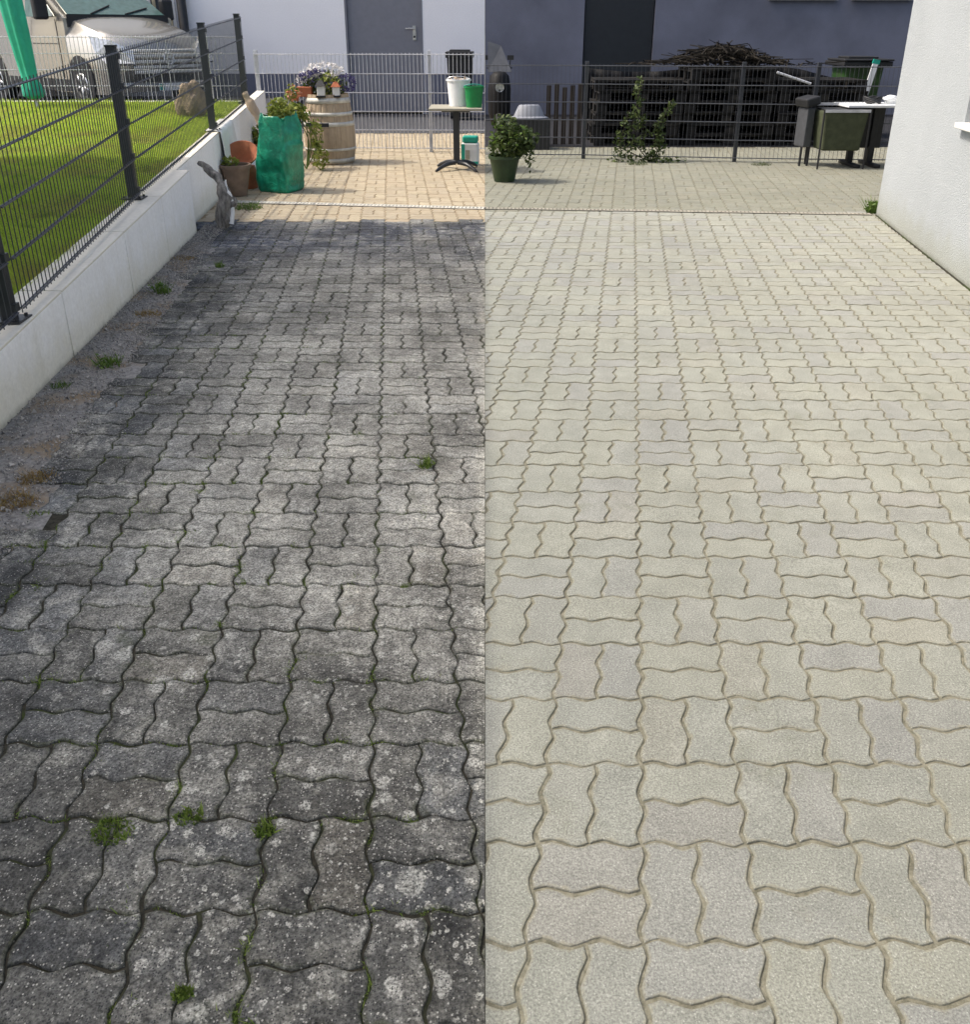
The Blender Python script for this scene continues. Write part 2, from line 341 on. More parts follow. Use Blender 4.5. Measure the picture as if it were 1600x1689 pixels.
def blades(p,h,w_,lean=.35):
    n=len(p); ang=rng.random(n)*2*PI; hh=(h*(.5+.9*rng.random(n)))[:,None]
    d=np.stack([np.cos(ang),np.sin(ang),np.zeros(n)],1); l=np.stack([rng.normal(size=n)*lean,rng.normal(size=n)*lean,np.ones(n)],1)
    return np.stack([p-d*w_/2,p+d*w_/2,p+l*hh],1)
def tuft(name,label,x,y,h=.07,n=90,r=.05,mat='weed',z=0.,leafy=True,group=None,cat='weed'):
    t=thing(name,label,cat,(x,y,z),0,group)
    pts=np.zeros((n,3)); a=rng.random(n)*2*PI; q=r*np.sqrt(rng.random(n)); pts[:,0]=q*np.cos(a)*1.3; pts[:,1]=q*np.sin(a)
    tris('blades',blades(pts,h,.006,.5),M[mat],3,t)
    if leafy:
        p=np.stack([rng.normal(size=n)*r*.7,rng.normal(size=n)*r*.6,h*.1+rng.random(n)*h*.7],1)
        tris('foliage',leafquads(p,h*.28),M[mat],4,t)
    return t

# ---------------- paving ----------------
BL=.2106; kL=-157/1585; kR=244/1585
DL0=G(607,1502); DR0=G(1062,1555)
def wave(t,A=.034):
    return A*(np.sin(4*PI*t)-np.sin(12*PI*t)/11)
def paving(name,origin,k,irange,jrange,parity,gap,bev,irr,matf,keep,side,mats,zj=.0025):
    """wavy-edged block pavers laid two by two, every stone its own bevelled solid; rows square to the view, columns running with the drive"""
    ox=origin.x; oy=origin.y; n8=8
    ts=np.linspace(0,1,17)
    allv=[];faces=[];mi=[];off=0;ed=[]
    for j in range(*jrange):
        for i in range(*irange):
            V=((i+j)%2==parity)
            for h in (0,1):
                if V:
                    a=h*.5; t=np.linspace(a,a+.5,n8+1)[:-1]
                    bot=np.stack([i+t,j+wave(t)],1); t=ts[:-1]
                    rx=i+a+.5; rgt=np.stack([rx-wave(t),j+t],1)
                    t=np.linspace(a+.5,a,n8+1)[:-1]; top=np.stack([i+t,j+1+wave(t)],1)
                    t=ts[::-1][:-1]; lef=np.stack([i+a-wave(t),j+t],1)
                else:
                    a=h*.5; t=ts[:-1]; bot=np.stack([i+t,j+a+wave(t)],1)
                    t=np.linspace(a,a+.5,n8+1)[:-1]; rgt=np.stack([i+1-wave(t),j+t],1)
                    t=ts[::-1][:-1]; top=np.stack([i+t,j+a+.5+wave(t)],1)
                    t=np.linspace(a+.5,a,n8+1)[:-1]; lef=np.stack([i-wave(t),j+t],1)
                P=np.concatenate([bot,rgt,top,lef])*BL
                c=P.mean(0); Xw=ox+c[0]+k*(c[1]); Yw=oy+c[1]
                if not keep(Xw,Yw): continue
                if side*Xw<-.16: continue
                d1=P-np.roll(P,1,0); d2=np.roll(P,-1,0)-P
                n1=np.stack([-d1[:,1],d1[:,0]],1); n2=np.stack([-d2[:,1],d2[:,0]],1)
                n1/=np.linalg.norm(n1,axis=1)[:,None]; n2/=np.linalg.norm(n2,axis=1)[:,None]
                nn=n1+n2; nn/=np.maximum(np.linalg.norm(nn,axis=1)[:,None]**2/2,.9)
                g=gap/2+rng.random()*gap*.15
                rough=rng.normal(size=len(P))*irr*.8; rough=rough*.6+(np.roll(rough,1)+np.roll(rough,-1))*.35; rough+=irr*2.2*np.maximum(0,rng.random(len(P))-.93)*14*.5; rough+=irr*.5*np.sin(np.arange(len(P))*rng.uniform(.3,.9)+rng.random()*6)
                th=rng.normal()*irr*2.2; sh=rng.normal(size=2)*irr*.45
                Pc=P-c; Pc=np.stack([Pc[:,0]-th*Pc[:,1],Pc[:,1]+th*Pc[:,0]],1)+c+sh
                dz=rng.normal()*irr*.55; tx,ty=rng.normal(size=2)*irr*3.0
                rings=[]
                for ins,z in ((g,-.03),(g,-bev),(g+bev*.32,-bev*.3),(g+bev,0),(-1,0)):
                    if ins<0: cc=Pc.mean(0); hw2=np.array((BL/4,BL/2) if V else (BL/2,BL/4)); q=cc+(Pc-cc)*((hw2-.017)/hw2)
                    else: q=Pc+nn*(ins+rough)[:,None]
                    zz=z+dz+tx*(q[:,0]-c[0])+ty*(q[:,1]-c[1]) if z>-.02 else np.full(len(q),z)
                    rings.append(np.stack([ox+q[:,0]+k*q[:,1],oy+q[:,1],zz],1))
                m=len(P); allv+=rings
                for r_ in range(4):
                    o0=off+r_*m
                    faces+=[(o0+q,o0+(q+1)%m,o0+m+(q+1)%m,o0+m+q) for q in range(m)]
                faces.append(tuple(range(off+4*m,off+5*m))); mm=matf(Xw,Yw); mi+=[mm]*(4*m+1); ed+=[1.]*(4*m)+[0.]*m
                off+=5*m
    me=bpy.data.meshes.new(name); me.from_pydata(np.concatenate(allv).tolist(),[],faces); me.polygons.foreach_set('material_index',mi); me.attributes.new('edge','FLOAT','POINT').data.foreach_set('value',ed); me.update()
    bm=bmesh.new(); bm.from_mesh(me)
    bmesh.ops.bisect_plane(bm,geom=bm.verts[:]+bm.edges[:]+bm.faces[:],dist=1e-5,plane_co=(side*.0006,0,0),plane_no=(side,0,0),clear_inner=True)
    bm.to_mesh(me); bm.free()
    return struct(link(name,me,mats))
WX=lambda D:-1.97-.091*(D-3.25)          # face of the low wall at distance D
WZ=lambda D:.30+.052*(D-3.3)             # its top, rising away with the lawn
def edgeL(D): return -1.56-.139*(D-2.51)
def keepL(x,y):
    if y>14.55: return False
    e=edgeL(y)+.05*math.sin(y*5.1)+.03*math.sin(y*13) if y<7.3 else WX(y)-.10
    return x>e
fr=7.58  # shadow edge: paving changes here to its painted sunlit tone
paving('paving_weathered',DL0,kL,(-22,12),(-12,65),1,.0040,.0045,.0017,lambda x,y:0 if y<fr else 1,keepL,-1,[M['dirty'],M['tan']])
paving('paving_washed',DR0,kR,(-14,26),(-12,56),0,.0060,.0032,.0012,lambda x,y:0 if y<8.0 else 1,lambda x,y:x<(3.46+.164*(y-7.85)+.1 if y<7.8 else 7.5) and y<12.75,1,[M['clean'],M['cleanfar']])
def sheet(name,poly,z,mat): return struct(pyd(name,[(x,y,z if not callable(z) else z(x,y)) for x,y in poly],[tuple(range(len(poly)))],mat))
sheet('ground',[(-150,-150),(150,-150),(150,300),(-150,300)],-.05,M['earth'])
sheet('joint_bed_soil',[(-3.5,-2),(-.0005,-2),(-.0005,fr),(-3.5,fr)],-.0065,M['soil'])
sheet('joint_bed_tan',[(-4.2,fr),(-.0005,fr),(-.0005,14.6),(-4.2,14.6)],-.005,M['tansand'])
sheet('joint_bed_sand',[(.0005,-2),(7.6,-2),(7.6,12.8),(.0005,12.8)],-.0042,M['sand'])
sheet('asphalt_yard',[(-14,14.55),(-.002,14.55),(-.002,18.2),(-14,18.2)],.004,M['asphalt'])
sheet('asphalt_lane_shaded',[(.002,12.78),(16,12.78),(16,18.2),(.002,18.2)],.004,M['lane'])
# gravel strip along the wall
gp=[(WX(d)+.0,d) for d in np.linspace(-2,7.3,12)]; gq=[(edgeL(d)+.12,d) for d in np.linspace(7.3,-2,12)]
struct(pyd('gravel_strip',[(x,y,.002+.012*random.random()) for x,y in gp]+[(x,y,-.007) for x,y in gq],[(i,i+1,22-i,23-i) for i in range(11)],M['gravel']))
V=[]
tet=np.array([[0,0,1],[.94,0,-.33],[-.47,.82,-.33],[-.47,-.82,-.33]])
for q in range(15000):
    d=.2+7.2*random.random()**1.0; u=random.random(); x=WX(d)*(1-u)+(edgeL(d)+.05)*u+random.gauss(0,.012)
    if x<WX(d): continue
    s=.0025+.005*random.random()**2+(.008 if random.random()<.012 else 0); a=random.random()*6.3; Rm=np.array(Matrix.Rotation(a,3,(random.gauss(0,1),random.gauss(0,1),random.gauss(0,1))))
    T=(tet@Rm.T)*s+np.array((x,d,s*.3+.006*(1-u)+.002))
    for f in ((0,1,2),(0,2,3),(0,3,1),(1,3,2)): V.append(T[list(f)])
struct(tris('gravel',V,M['pebble']),'stuff')

# moss and small growth in the joints of the weathered side
P=[]
for q in range(330):
    j=random.randint(-2,16); u=random.random()
    i=random.randint(-9,0)
    if random.random()<.65: gx=i+u; gy=j+float(wave(np.array(u)))
    else: gy=j+u; gx=i-float(wave(np.array(u)))
    x=DL0.x+gx*BL+kL*gy*BL; y=DL0.y+gy*BL
    if x>-.03 or x<edgeL(y): continue
    m_=random.randint(6,60); el=random.random()*.03; eh=random.random()<.6
    for _ in range(m_):
        P.append((x+random.gauss(0,.006+(el if eh else 0)),y+random.gauss(0,.006+(0 if eh else el)),-.006))
P=np.array(P); struct(tris('moss',np.concatenate([blades(P,.010,.0035,.8)]),M['moss']),'stuff')
P=[]
for q in range(420):
    j=random.randint(-3,30); u=random.random(); i=random.randint(-11,0); hor=random.random()<.5
    L=random.uniform(.1,.45)
    for _ in range(50):
        t=(u+random.uniform(0,L))
        if hor: gx=i+t; gy=j+float(wave(np.array(t%1)))
        else: gy=j+t; gx=i-float(wave(np.array(t%1)))
        x=DL0.x+gx*BL+kL*gy*BL+random.gauss(0,.0022); y=DL0.y+gy*BL+random.gauss(0,.0022)
        if x<-.01 and x>edgeL(y) and y<7.4: P.append((x,y,-.008))
P=np.array(P); struct(tris('joint_moss',blades(P,.007,.003,.7),M['moss']),'stuff')

# drainage channels across both drives
def drain(a,b,label,bar,bed,wd=.10):
    a=Vector(a);b=Vector(b); L=(b-a).length; t=thing('drain_channel',label,'drain',((a+b)/2)+Vector((0,0,.003)),math.atan2(b.y-a.y,b.x-a.x),)
    B().bb(-L/2,L/2,-wd/2,wd/2,-.02,.0005).make('channel',M['black'],t)
    g=B(); g.bb(-L/2,L/2,-wd/2,-wd/2+.014,.001,.006); g.bb(-L/2,L/2,wd/2-.014,wd/2,.001,.006)
    n=int(L/.034)
    for k in range(n): x=-L/2+(k+.5)*L/n; g.bb(x-.0115,x+.0115,-wd/2+.014,wd/2-.014,.001,.0055)
    g.make('grating',M[bar],t)
drain((-2.55,8.50,0),(-.003,8.14,0),'pale slotted drain across the sunlit-toned paving in front of the green bag','grate','black')
drain((.003,8.14,0),(3.42,7.86,0),'narrow dark slotted drain across the clean paving near the white house corner','grateb','black',.075)

# ---------------- low retaining wall, lawn, fence ----------------
def wallseg(name,label,d0,d1,off,th,group=None,joints=True):
    t=thing(name,label,'wall',(0,0,0),0,group)
    n=3; ds=np.linspace(d0,d1,2)
    poly=[(WX(d0)-off,d0),(WX(d1)-off,d1),(WX(d1)-off-th,d1),(WX(d0)-off-th,d0)]
    B().prism(poly,-.05,lambda p:WZ(p[1])-.012).make('wall_panel',M['conc'],t,bevel=.004)
    poly=[(WX(d0)-off+.0,d0),(WX(d1)-off+.0,d1),(WX(d1)-off-th,d1),(WX(d0)-off-th,d0)]
    B().prism(poly,lambda p:WZ(p[1])-.012,lambda p:WZ(p[1])).make('wall_top',M['cap'],t,bevel=.003)
cuts=[-1.5,.2,1.95,3.93,5.45,7.09]
names=['nearest slab of the low pale concrete wall, under the first fence post','pale concrete wall slab beside the gravel, nearer than the second slab joint','low pale concrete wall slab below the middle of the big fence panel','pale concrete wall slab below the second anthracite fence post','x','x']
cuts=[-1.5,1.2,2.9,4.55,6.0,7.09]
jd=[G(125,590).y,G(205,490).y,G(262,430).y]
cuts=[-1.2,1.3]+[jd[0],jd[1],jd[2]]+[7.09]
lbl=['low pale concrete wall slab nearest the camera, left edge of the drive','low pale concrete wall slab carrying the nearest anthracite fence post','pale concrete wall slab between the first and second visible slab joints','pale concrete wall slab between the second and third visible slab joints','last pale concrete wall slab, ending beside the grey driftwood']
for k in range(5): wallseg('retaining_wall',lbl[k],cuts[k]+.007,cuts[k+1]-.006,0,.205,'wall slabs along the drive')
wallseg('garden_wall','white set-back garden wall behind the pots, rising towards the back fence',7.1,12.3,.10,.11)
# lawn
def lz(x,y): return WZ(min(max(y,-2),11.4))-.03
lp=[(WX(d)-.2,d) for d in np.linspace(-2,11.4,14)]
vs=[];fs=[]
for r_,(x,d) in enumerate(lp):
    for c_ in range(8):
        xx=x-(7.5)*c_/7; vs.append((xx,d,lz(xx,d)+(.015*noise.noise(Vector((xx,d,0))))))
for r_ in range(13):
    for c_ in range(7): a=r_*8+c_; fs.append((a,a+1,a+9,a+8))
struct(pyd('lawn_ground',vs,fs,M['lawn']))
B().prism([(-14,11.4),(WX(11.4)-.25,11.4),(WX(11.4)-.25,11.5),(-14,11.5)],-.05,.70).make('lawn_edging',M['conc']); tag(bpy.data.objects['lawn_edging'],'low concrete edging along the far side of the lawn, before the van','edging')
struct(pyd('parking_ground',[(-30,11.5,.34),(-3.3,11.5,.34),(-3.3,17.85,.34),(-30,17.85,.34)],[(0,1,2,3)],M['asphalt']))
N=230000; u=rng.random(N); d=11.35*rng.random(N)**.8+.0; d=np.maximum(d,.6); xmin=-(d*.62+1.0); x=(-1.97-.091*(d-3.25))-.2-rng.random(N)*np.maximum(.2,(-xmin-1.9-.091*(d-3.25)))
p=np.stack([x,d,.27+.052*(d-3.3)],1); hh=.045*(.6+.8*(np.sin(x*5)+np.cos(d*4))*.25+.3)
V=blades(p,hh,.006,.95)
struct(tris('grass',V,M['grass']),'stuff')
# fence helpers
def clampz(D): return WZ(D)
def gridpanel(t,a,b,z0a,z0b,h,mat,step,rv,rh,bars,name='mesh_panel',double=True):
    a=Vector(a);b=Vector(b); L=(b-a).length; n=max(2,int(L/step)); g=B(); q=(b-a).normalized().cross(Vector((0,0,1)))
    for k in range(n+1):
        u=k/n; p=a.lerp(b,u); z=z0a+(z0b-z0a)*u; g.tube([(p.x,p.y,z),(p.x,p.y,z+h)],rv,5,False)
    for zb in bars:
        for s in ((1,-1) if double else (1,)):
            o=q*rh*1.6*s
            g.tube([(a.x+o.x,a.y+o.y,z0a+zb),(b.x+o.x,b.y+o.y,z0b+zb)],rh,5,True)
    return g.make(name,M[mat],t)
fx=lambda D:WX(D)-.085-.08*min(max((D-3.7)/2.4,0),1)
fence=thing('garden_fence','anthracite double-wire mesh fence on the low wall beside the lawn','fence',(0,0,0))
pd=[.9,3.74,6.1,9.0,11.05]
for k,D in enumerate(pd):
    b=B(); x=fx(D); z=WZ(D); b.bb(x-.03,x+.03,D-.022,D+.022,z,z+.955); b.bb(x-.034,x+.034,D-.026,D+.026,z+.955,z+.967)
    post=b.make('post',M['anth'],fence,bevel=.003)
    f=B().bb(x-.07,x+.07,D-.06,D+.06,z+.0005,z+.01)
    for sx in (-.052,.052):
        for sy in (-.042,.042): f.tube([(x+sx,D+sy,z+.01),(x+sx,D+sy,z+.022)],.008,6)
    f.make('base_plate',M['anth'],post)
    for zz in (.06,.28,.50,.72,.90): B().bb(x+.031,x+.045,D-.02,D+.02,z+zz-.018,z+zz+.018).make('clamp',M['anth'],post)
for k in range(4):
    a,b_=pd[k]+.03,pd[k+1]-.03
    gridpanel(fence,(fx(a)+.05,a,0),(fx(b_)+.05,b_,0),WZ(a)+.025,WZ(b_)+.025,.92,'antw',.05,.0026,.0042,(.02,.24,.46,.68,.90))
# galvanised fences
def wirefence(label,pts,z0,h,mat,posts,step=.05,rv=.0035,rh=.005,nb=6,pm='galvd',pr=.022):
    t=thing('wire_fence',label,'fence')
    for a,b in zip(pts[:-1],pts[1:]):
        gridpanel(t,(a[0],a[1],0),(b[0],b[1],0),z0,z0,h,mat,step,rv,rh,[.02+k*(h-.04)/(nb-1) for k in range(nb)])
    for x,y in posts: B().bb(x-pr,x+pr,y+.012,y+.012+2*pr,z0-.03,z0+h+.03).make('post',M[pm],t,bevel=.003)
    return t
wirefence('bright galvanised mesh fence behind the barrel and the bistro table',[(-3.0,12.32),(-.72,12.22),(-.004,12.19)],.03,1.2,'galv',[(-.72,12.22),(-2.98,12.32)],pm='galv',rv=.0042)
wirefence('galvanised mesh fence at the far side of the lawn before the van',[(-12.,11.62),(-6.2,11.6),(-3.02,11.6)],.66,.78,'galv',[(-6.28,11.6),(-3.4,11.6)],nb=5,pm='galv')
wirefence('dull grey mesh fence darkened as if in shadow behind the climbing plant, right half',[(.004,11.62),(1.25,11.55),(3.09,11.24),(3.95,11.14),(6.5,10.95)],.03,1.09,'galvd',[(1.25,11.55),(3.09,11.24),(3.95,11.14)],pm='antw',rv=.0022,rh=.0055)

# ---------------- buildings ----------------
FY=17.9
b1=thing('rendered_house','long pale lavender rendered house with slate blue plinth behind the left fence','house')
xL=-14.; dx0,dx1=-2.56,-1.20
wl=B(); z1=.74
wl.bb(xL,-5.62,FY,FY+.3,0,6); wl.bb(-5.62,dx0-.04,FY,FY+.3,z1,6); wl.bb(-5.62,dx0-.04,FY+.012,FY+.3,0,z1)
wl.bb(dx1+.04,-.003,FY,FY+.3,z1,6); wl.bb(dx1+.04,-.003,FY+.012,FY+.3,0,z1); wl.bb(dx0-.04,dx1+.04,FY,FY+.3,3.05,6); wl.bb(xL,-.003,FY+.3,FY+8,0,6)
wl.make('wall',M['wallL'],b1)
pl=B(); pl.bb(-5.6,dx0-.06,FY-.008,FY+.011,.0,z1-.003); pl.bb(dx1+.06,-.006,FY-.008,FY+.011,.0,z1-.003); pl.make('plinth',M['plinth'],b1)
ro=B(); ro.bb(xL-.4,.0-.003,FY-.35,FY+8.4,6,6.25); ro.make('roof',M['asphalt'],b1)
d_=B().bb(dx0,dx1,FY+.05,FY+.11,.05,3.0).make('door',M['doorL'],b1,bevel=.004)
B().bb(dx0-.039,dx0-.002,FY-.006,FY+.12,.01,3.04).bb(dx1+.002,dx1+.039,FY-.006,FY+.12,.01,3.04).bb(dx0-.039,dx1+.039,FY-.006,FY+.12,3.003,3.045).make('door_frame',M['doorL'],b1)
hx=XD(683,FY,1.5); hz=ZY(48,FY)
hb=B(); hb.bb(hx-.03,hx+.03,FY+.035,FY+.049,hz-.20,hz+.05); hb.tube([(hx,FY+.04,hz),(hx,FY-.03,hz),(hx-.16,FY-.03,hz)],.016,8); hb.make('handle',M['steel'],d_)
B().tube([(hx,FY+.034,hz-.14),(hx,FY+.02,hz-.14)],.02,10).make('lock',M['black'],d_)
dpx=XD(303,FY,1.8)
dp=B().tube([(dpx,FY-.09,.2),(dpx,FY-.09,5.95)],.085,14); dp.make('downpipe',M['black'],b1,smooth=True)
wx0,wx1=XD(246,FY,1.8),XD(290,FY,1.8)
wn=B().bb(wx0,wx1,FY-.03,FY-.002,1.2,2.9).make('window',M['white'],b1)
B().bb(wx0+.06,wx1-.06,FY-.04,FY-.031,1.26,2.84).make('pane',M['pane'],wn)
cu=B()
for k in range(3): cu.bb(wx0+.09+k*.14,wx0+.15+k*.14,FY-.05,FY-.041,1.27,2.83)
cu.make('curtain',M['cream'],wn)
b2=thing('shade_toned_house','rendered house darkened for shade, with a charcoal door, behind the right fence','house')
ax0,ax1=XD(963,FY,1.5),XD(1079,FY,1.5)
wr=B(); wr.bb(.003,ax0-.0,FY,FY+.3,0,6); wr.bb(ax1,14,FY,FY+.3,0,1.99); wr.bb(ax1,XD(1272,FY,2),FY,FY+.3,1.99,6); wr.bb(ax0,ax1,FY,FY+.3,3.05,6)
sx=[(XD(1272,FY,2),XD(1376,FY,2)),(XD(1408,FY,2),XD(1500,FY,2))]
wr.bb(sx[0][1],sx[1][0],FY,FY+.3,1.99,6); wr.bb(sx[1][1],14,FY,FY+.3,1.99,6)
for a,b_ in sx: wr.bb(a,b_,FY,FY+.3,3.3,6)
wr.bb(.003,14,FY+.3,FY+8,0,6); wr.make('wall',M['wallR'],b2)
B().bb(.003,14.4,FY-.35,FY+8.4,6,6.25).make('roof',M['asphalt'],b2)
B().bb(ax0+.02,ax1-.02,FY+.06,FY+.12,.02,3.03).make('door',M['doorR'],b2)
for a,b_ in sx:
    wn=B().bb(a+.003,b_-.003,FY+.12,FY+.18,2.0,3.29).make('window',M['white'],b2)
    B().bb(a+.07,b_-.07,FY+.10,FY+.119,2.07,3.22).make('pane',M['pane'],wn)
    B().bb(a-.05,b_+.05,FY-.09,FY+.1,2.0,2.045).make('sill',M['sill'],wn)
# near right house
hw=thing('white_house','white roughcast house wall at the right edge of the clean paving','house')
HX=lambda D:3.46+.164*(D-7.85)
wz0,wz1=.90,2.1; wD0,wD1=4.9,6.12
hb=B(); dq=.35
def wseg(d0,d1,z0,z1): hb.prism([(HX(d0),d0),(HX(d0)+dq,d0),(HX(d1)+dq,d1),(HX(d1),d1)],z0,z1)
wseg(-4,wD0,-.04,6); wseg(wD1,7.85,-.04,6); wseg(wD0,wD1,-.04,wz0); wseg(wD0,wD1,wz1,6)
hb.prism([(HX(-4)+dq,-4),(12,-4),(12,7.85),(HX(7.85)+dq,7.85)],-.04,6)
hb.make('wall',M['wallH'],hw)
B().prism([(HX(-4)-.3,-4.3),(12.3,-4.3),(12.3,8.15),(HX(8.15)-.3,8.15)],6,6.25).make('roof',M['asphalt'],hw)
def wpl(x0,x1,d0,d1,z0,z1): return B().prism([(HX(d0)+x0,d0),(HX(d0)+x1,d0),(HX(d1)+x1,d1),(HX(d1)+x0,d1)],z0,z1)
wn=wpl(.14,.2,wD0+.003,wD1-.003,wz0+.04,wz1-.003).make('window',M['white'],hw)
wpl(.125,.139,wD0+.07,wD1-.07,wz0+.1,wz1-.07).make('pane',M['pane'],wn)
wpl(-.055,.139,wD0-.02,wD1+.03,wz0+.003,wz0+.038).make('sill',M['sill'],wn,bevel=.005)
# dark joint at the wall foot
g=B().prism([(HX(-4)-.022,-4),(HX(-4)-.001,-4),(HX(7.84)-.001,7.84),(HX(7.84)-.012,7.84)],-.004,.0045); tag(g.make('wall_joint',M['soil']),'thin dark joint between clean paving and the white house wall','joint')
# unseen block added left of the view, sized to shadow the near drive
nb=thing('shade_block','tall unseen block added left of the lawn to shade the near drive','house')
hh_=5.0/math.cos(R(SUN_A))*math.tan(R(SUN_E))
B().bb(-12,-5,-7,7.75,-.05,hh_-.1).make('wall',M['wallL'],nb); B().bb(-12,-5,-7,7.75,hh_-.1,hh_).make('roof',M['asphalt'],nb)

# ---------------- van ----------------
def van():
    be=R(50); A=Vector((-5.72,14.45,.34))
    t=thing('parked_van','champagne metallic van with chrome grille parked beyond the lawn','van',A,0)
    t.rotation_euler=(0,0,be)   # local x across the front (viewer-left to right), y back along the body
    W=1.92
    # stations: y, half-width, bottom z, beltline z, crown z
    st=[(-.02,.70,.28,.60,.66),(.02,.80,.24,.70,.78),(.10,.88,.22,.86,.94),(.22,.92,.22,.97,1.05),(.45,.945,.22,1.08,1.15),(.75,.955,.22,1.16,1.235),(1.05,.96,.22,1.23,1.31),(1.27,.96,.22,1.285,1.365)]
    vs=[];nn=19
    for (y,hw_,zb,zs,zc) in st:
        for k in range(nn):
            u=k/(nn-1)*2-1  # -1..1 across
            if abs(u)>.72:
                q=(abs(u)-.72)/.28; z=zs-(zs-zb)*q; x=hw_*(1-.03*q) if q>.01 else hw_
                x=hw_*(1-.10*(1-min(1,q*5))**2) 
            else: x=hw_*.9*abs(u)/.72; z=zs+(zc-zs)*(1-(abs(u)/.72)**3.4)
            yy=y+ (.16*(abs(x)/hw_)**3 if y<.3 else 0)
            vs.append((W/2+math.copysign(x,u) if u else W/2,yy,z))
    fs=[(r*nn+k,r*nn+k+1,(r+1)*nn+k+1,(r+1)*nn+k) for r in range(len(st)-1) for k in range(nn-1)]
    fs.append(tuple(range(nn)))
    body=B().add(vs,fs)
    # rear box
    n0=len(body.v); prof=[(1.25,.22),(1.25,1.33),(1.45,1.42),(2.35,1.96),(4.9,1.98),(5.0,.3)]
    bb=[]
    for s in (0,1):
        for (y,z) in prof:
            ins=.0 if z<1.35 else (.05 if z<1.5 else .13); x=(ins if s==0 else W-ins); bb.append((x,y,z))
    m_=len(prof); body.add(bb,[tuple(range(m_)),tuple(range(2*m_-1,m_-1,-1))]+[(i,(i+1)%m_,m_+(i+1)%m_,m_+i) for i in range(m_)])
    bo=body.make('body',M['van'],t); autos(bo,40)
    sd=B(); sd.bb(-.012,-.001,1.3,4.9,.24,.42); sd.make('side_cladding',M['black'],t)
    dr=B(); dr.bb(-.006,.0,1.50,1.512,.44,1.32).bb(-.006,.0,2.55,2.562,.44,1.32).bb(-.006,0,1.5,2.56,.95,.962); dr.make('door_seam',M['black'],t)
    cw=B().bb(.06,W-.06,1.24,1.32,1.2,1.385).make('cowl',M['black'],t)
    # windscreen
    ws=B().add([(.10,1.30,1.375),(W-.10,1.30,1.375),(W-.2,2.22,1.915),(.2,2.22,1.915)],[(0,1,2,3)]); 
    o=ws.make('windscreen',M['glass'],t); sm=o.modifiers.new('s','SOLIDIFY'); sm.thickness=.02; sm.offset=1
    wp=B(); wp.tube([(.5,1.28,1.40),(.95,1.5,1.53)],.012,6); wp.tube([(1.1,1.28,1.40),(1.6,1.45,1.50)],.012,6); wp.make('wiper',M['black'],t)
    sw=B().add([(-.004,1.5,1.36),(-.004,2.5,1.36),(.10,2.5,1.86),(.10,2.25,1.86)],[(0,1,2,3)]); o=sw.make('side_window',M['glass'],t); sm=o.modifiers.new('s','SOLIDIFY'); sm.thickness=.015; sm.offset=0
    # grille with bars
    gb=B()
    def arc(z,x0,x1,y0,r,bow=.17):
        return [(x,y0+bow*(abs(x-W/2)/.9)**2.5*1.0,z) for x in np.linspace(x0,x1,9)]
    gr=B()
    for z0_,z1_,x0,x1 in ((.61,.82,.42,1.50),(.40,.5,.5,1.42)):
        pts=arc(0,x0,x1,-.035,0); v=[(p[0],p[1]+(.02 if z0_>.5 else -.01),z0_) for p in pts]+[(p[0],p[1]+(.10 if z0_>.5 else .0),z1_) for p in pts]
        gr.add(v,[(i,i+1,i+10,i+9) for i in range(8)])
    gr.make('grille',M['black'],t)
    ch=B()
    for z,dy in ((.62,-.02),(.70,.0),(.78,.025),(.855,.06),(.55,-.05)):
        ch.tube([(p[0],p[1]+dy-.02,z) for p in arc(0,.36,1.56,-.05,0)],.026,6)
    ch.make('chrome_bar',M['chrome'],t)
    em=B(); c=Vector((W/2,-.085,.745)); em.tube([c+Vector((.085*math.cos(a),-.0+.02*math.sin(a),.085*math.sin(a))) for a in np.linspace(0,2*PI,25)],.014,6)
    em.tube([c+Vector((-.08,0,-.01)),c+Vector((.0,-.01,.015)),c+Vector((.08,0,.0))],.012,6)
    em.make('emblem',M['chrome'],t)
    bp=B(); pts=arc(0,.2,1.72,-.06,0); bp.add([(p[0],p[1],.26) for p in pts]+[(p[0],p[1]-.03,.36) for p in pts]+[(p[0],p[1],.40) for p in pts],[(i,i+1,i+10,i+9) for i in range(8)]+[(i+9,i+10,i+19,i+18) for i in range(8)])
    bp.make('bumper',M['van'],t)
    # headlamps each side
    for s in (0,1):
        f=lambda x:x if s==0 else W-x
        hl=B().add([(f(.02),.14,.66),(f(.40),-.05,.66),(f(.44),.02,.83),(f(.20),.24,.99),(f(.0),.52,1.06),(f(-.005),.36,.80)],[(0,1,2,3,4,5) if s==0 else (5,4,3,2,1,0)])
        o=hl.make('headlamp',M['lamp'],t); sm=o.modifiers.new('s','SOLIDIFY'); sm.thickness=.05; sm.offset=1
        fl=B().lathe([(.0,0),(.05,.0),(.06,.02)],(f(.3),-.03,.42),12); 
        mr=B().box((f(-.16),1.62,1.48),(.22,.14,.34)); mo=mr.make('mirror',M['black'],t,bevel=.04)
        for wy in (.95,4.0):
            wt=B(); wt.lathe([(.18,-.1),(.31,-.11),(.335,-.07),(.335,.07),(.31,.11),(.18,.1)],(0,0,0),28)
            wo=wt.make('tyre',M['rubber'],t,True); wo.rotation_euler=(0,R(90),0); wo.location=(f(.1),wy,.335)
            rm=B(); rm.lathe([(.02,.0),(.05,.04),(.15,.02),(.19,.05),(.2,.0)],(0,0,0),28)
            for k in range(5):
                a=2*PI*k/5; rm.box((.11*math.cos(a),.11*math.sin(a),.03),(.17,.04,.03),Matrix.Rotation(a,3,'Z'))
            ro_=rm.make('rim',M['steel'],wo,True); ro_.rotation_euler=(PI if s==0 else 0,0,0); ro_.location=(0,0,-.08 if s==0 else .08)
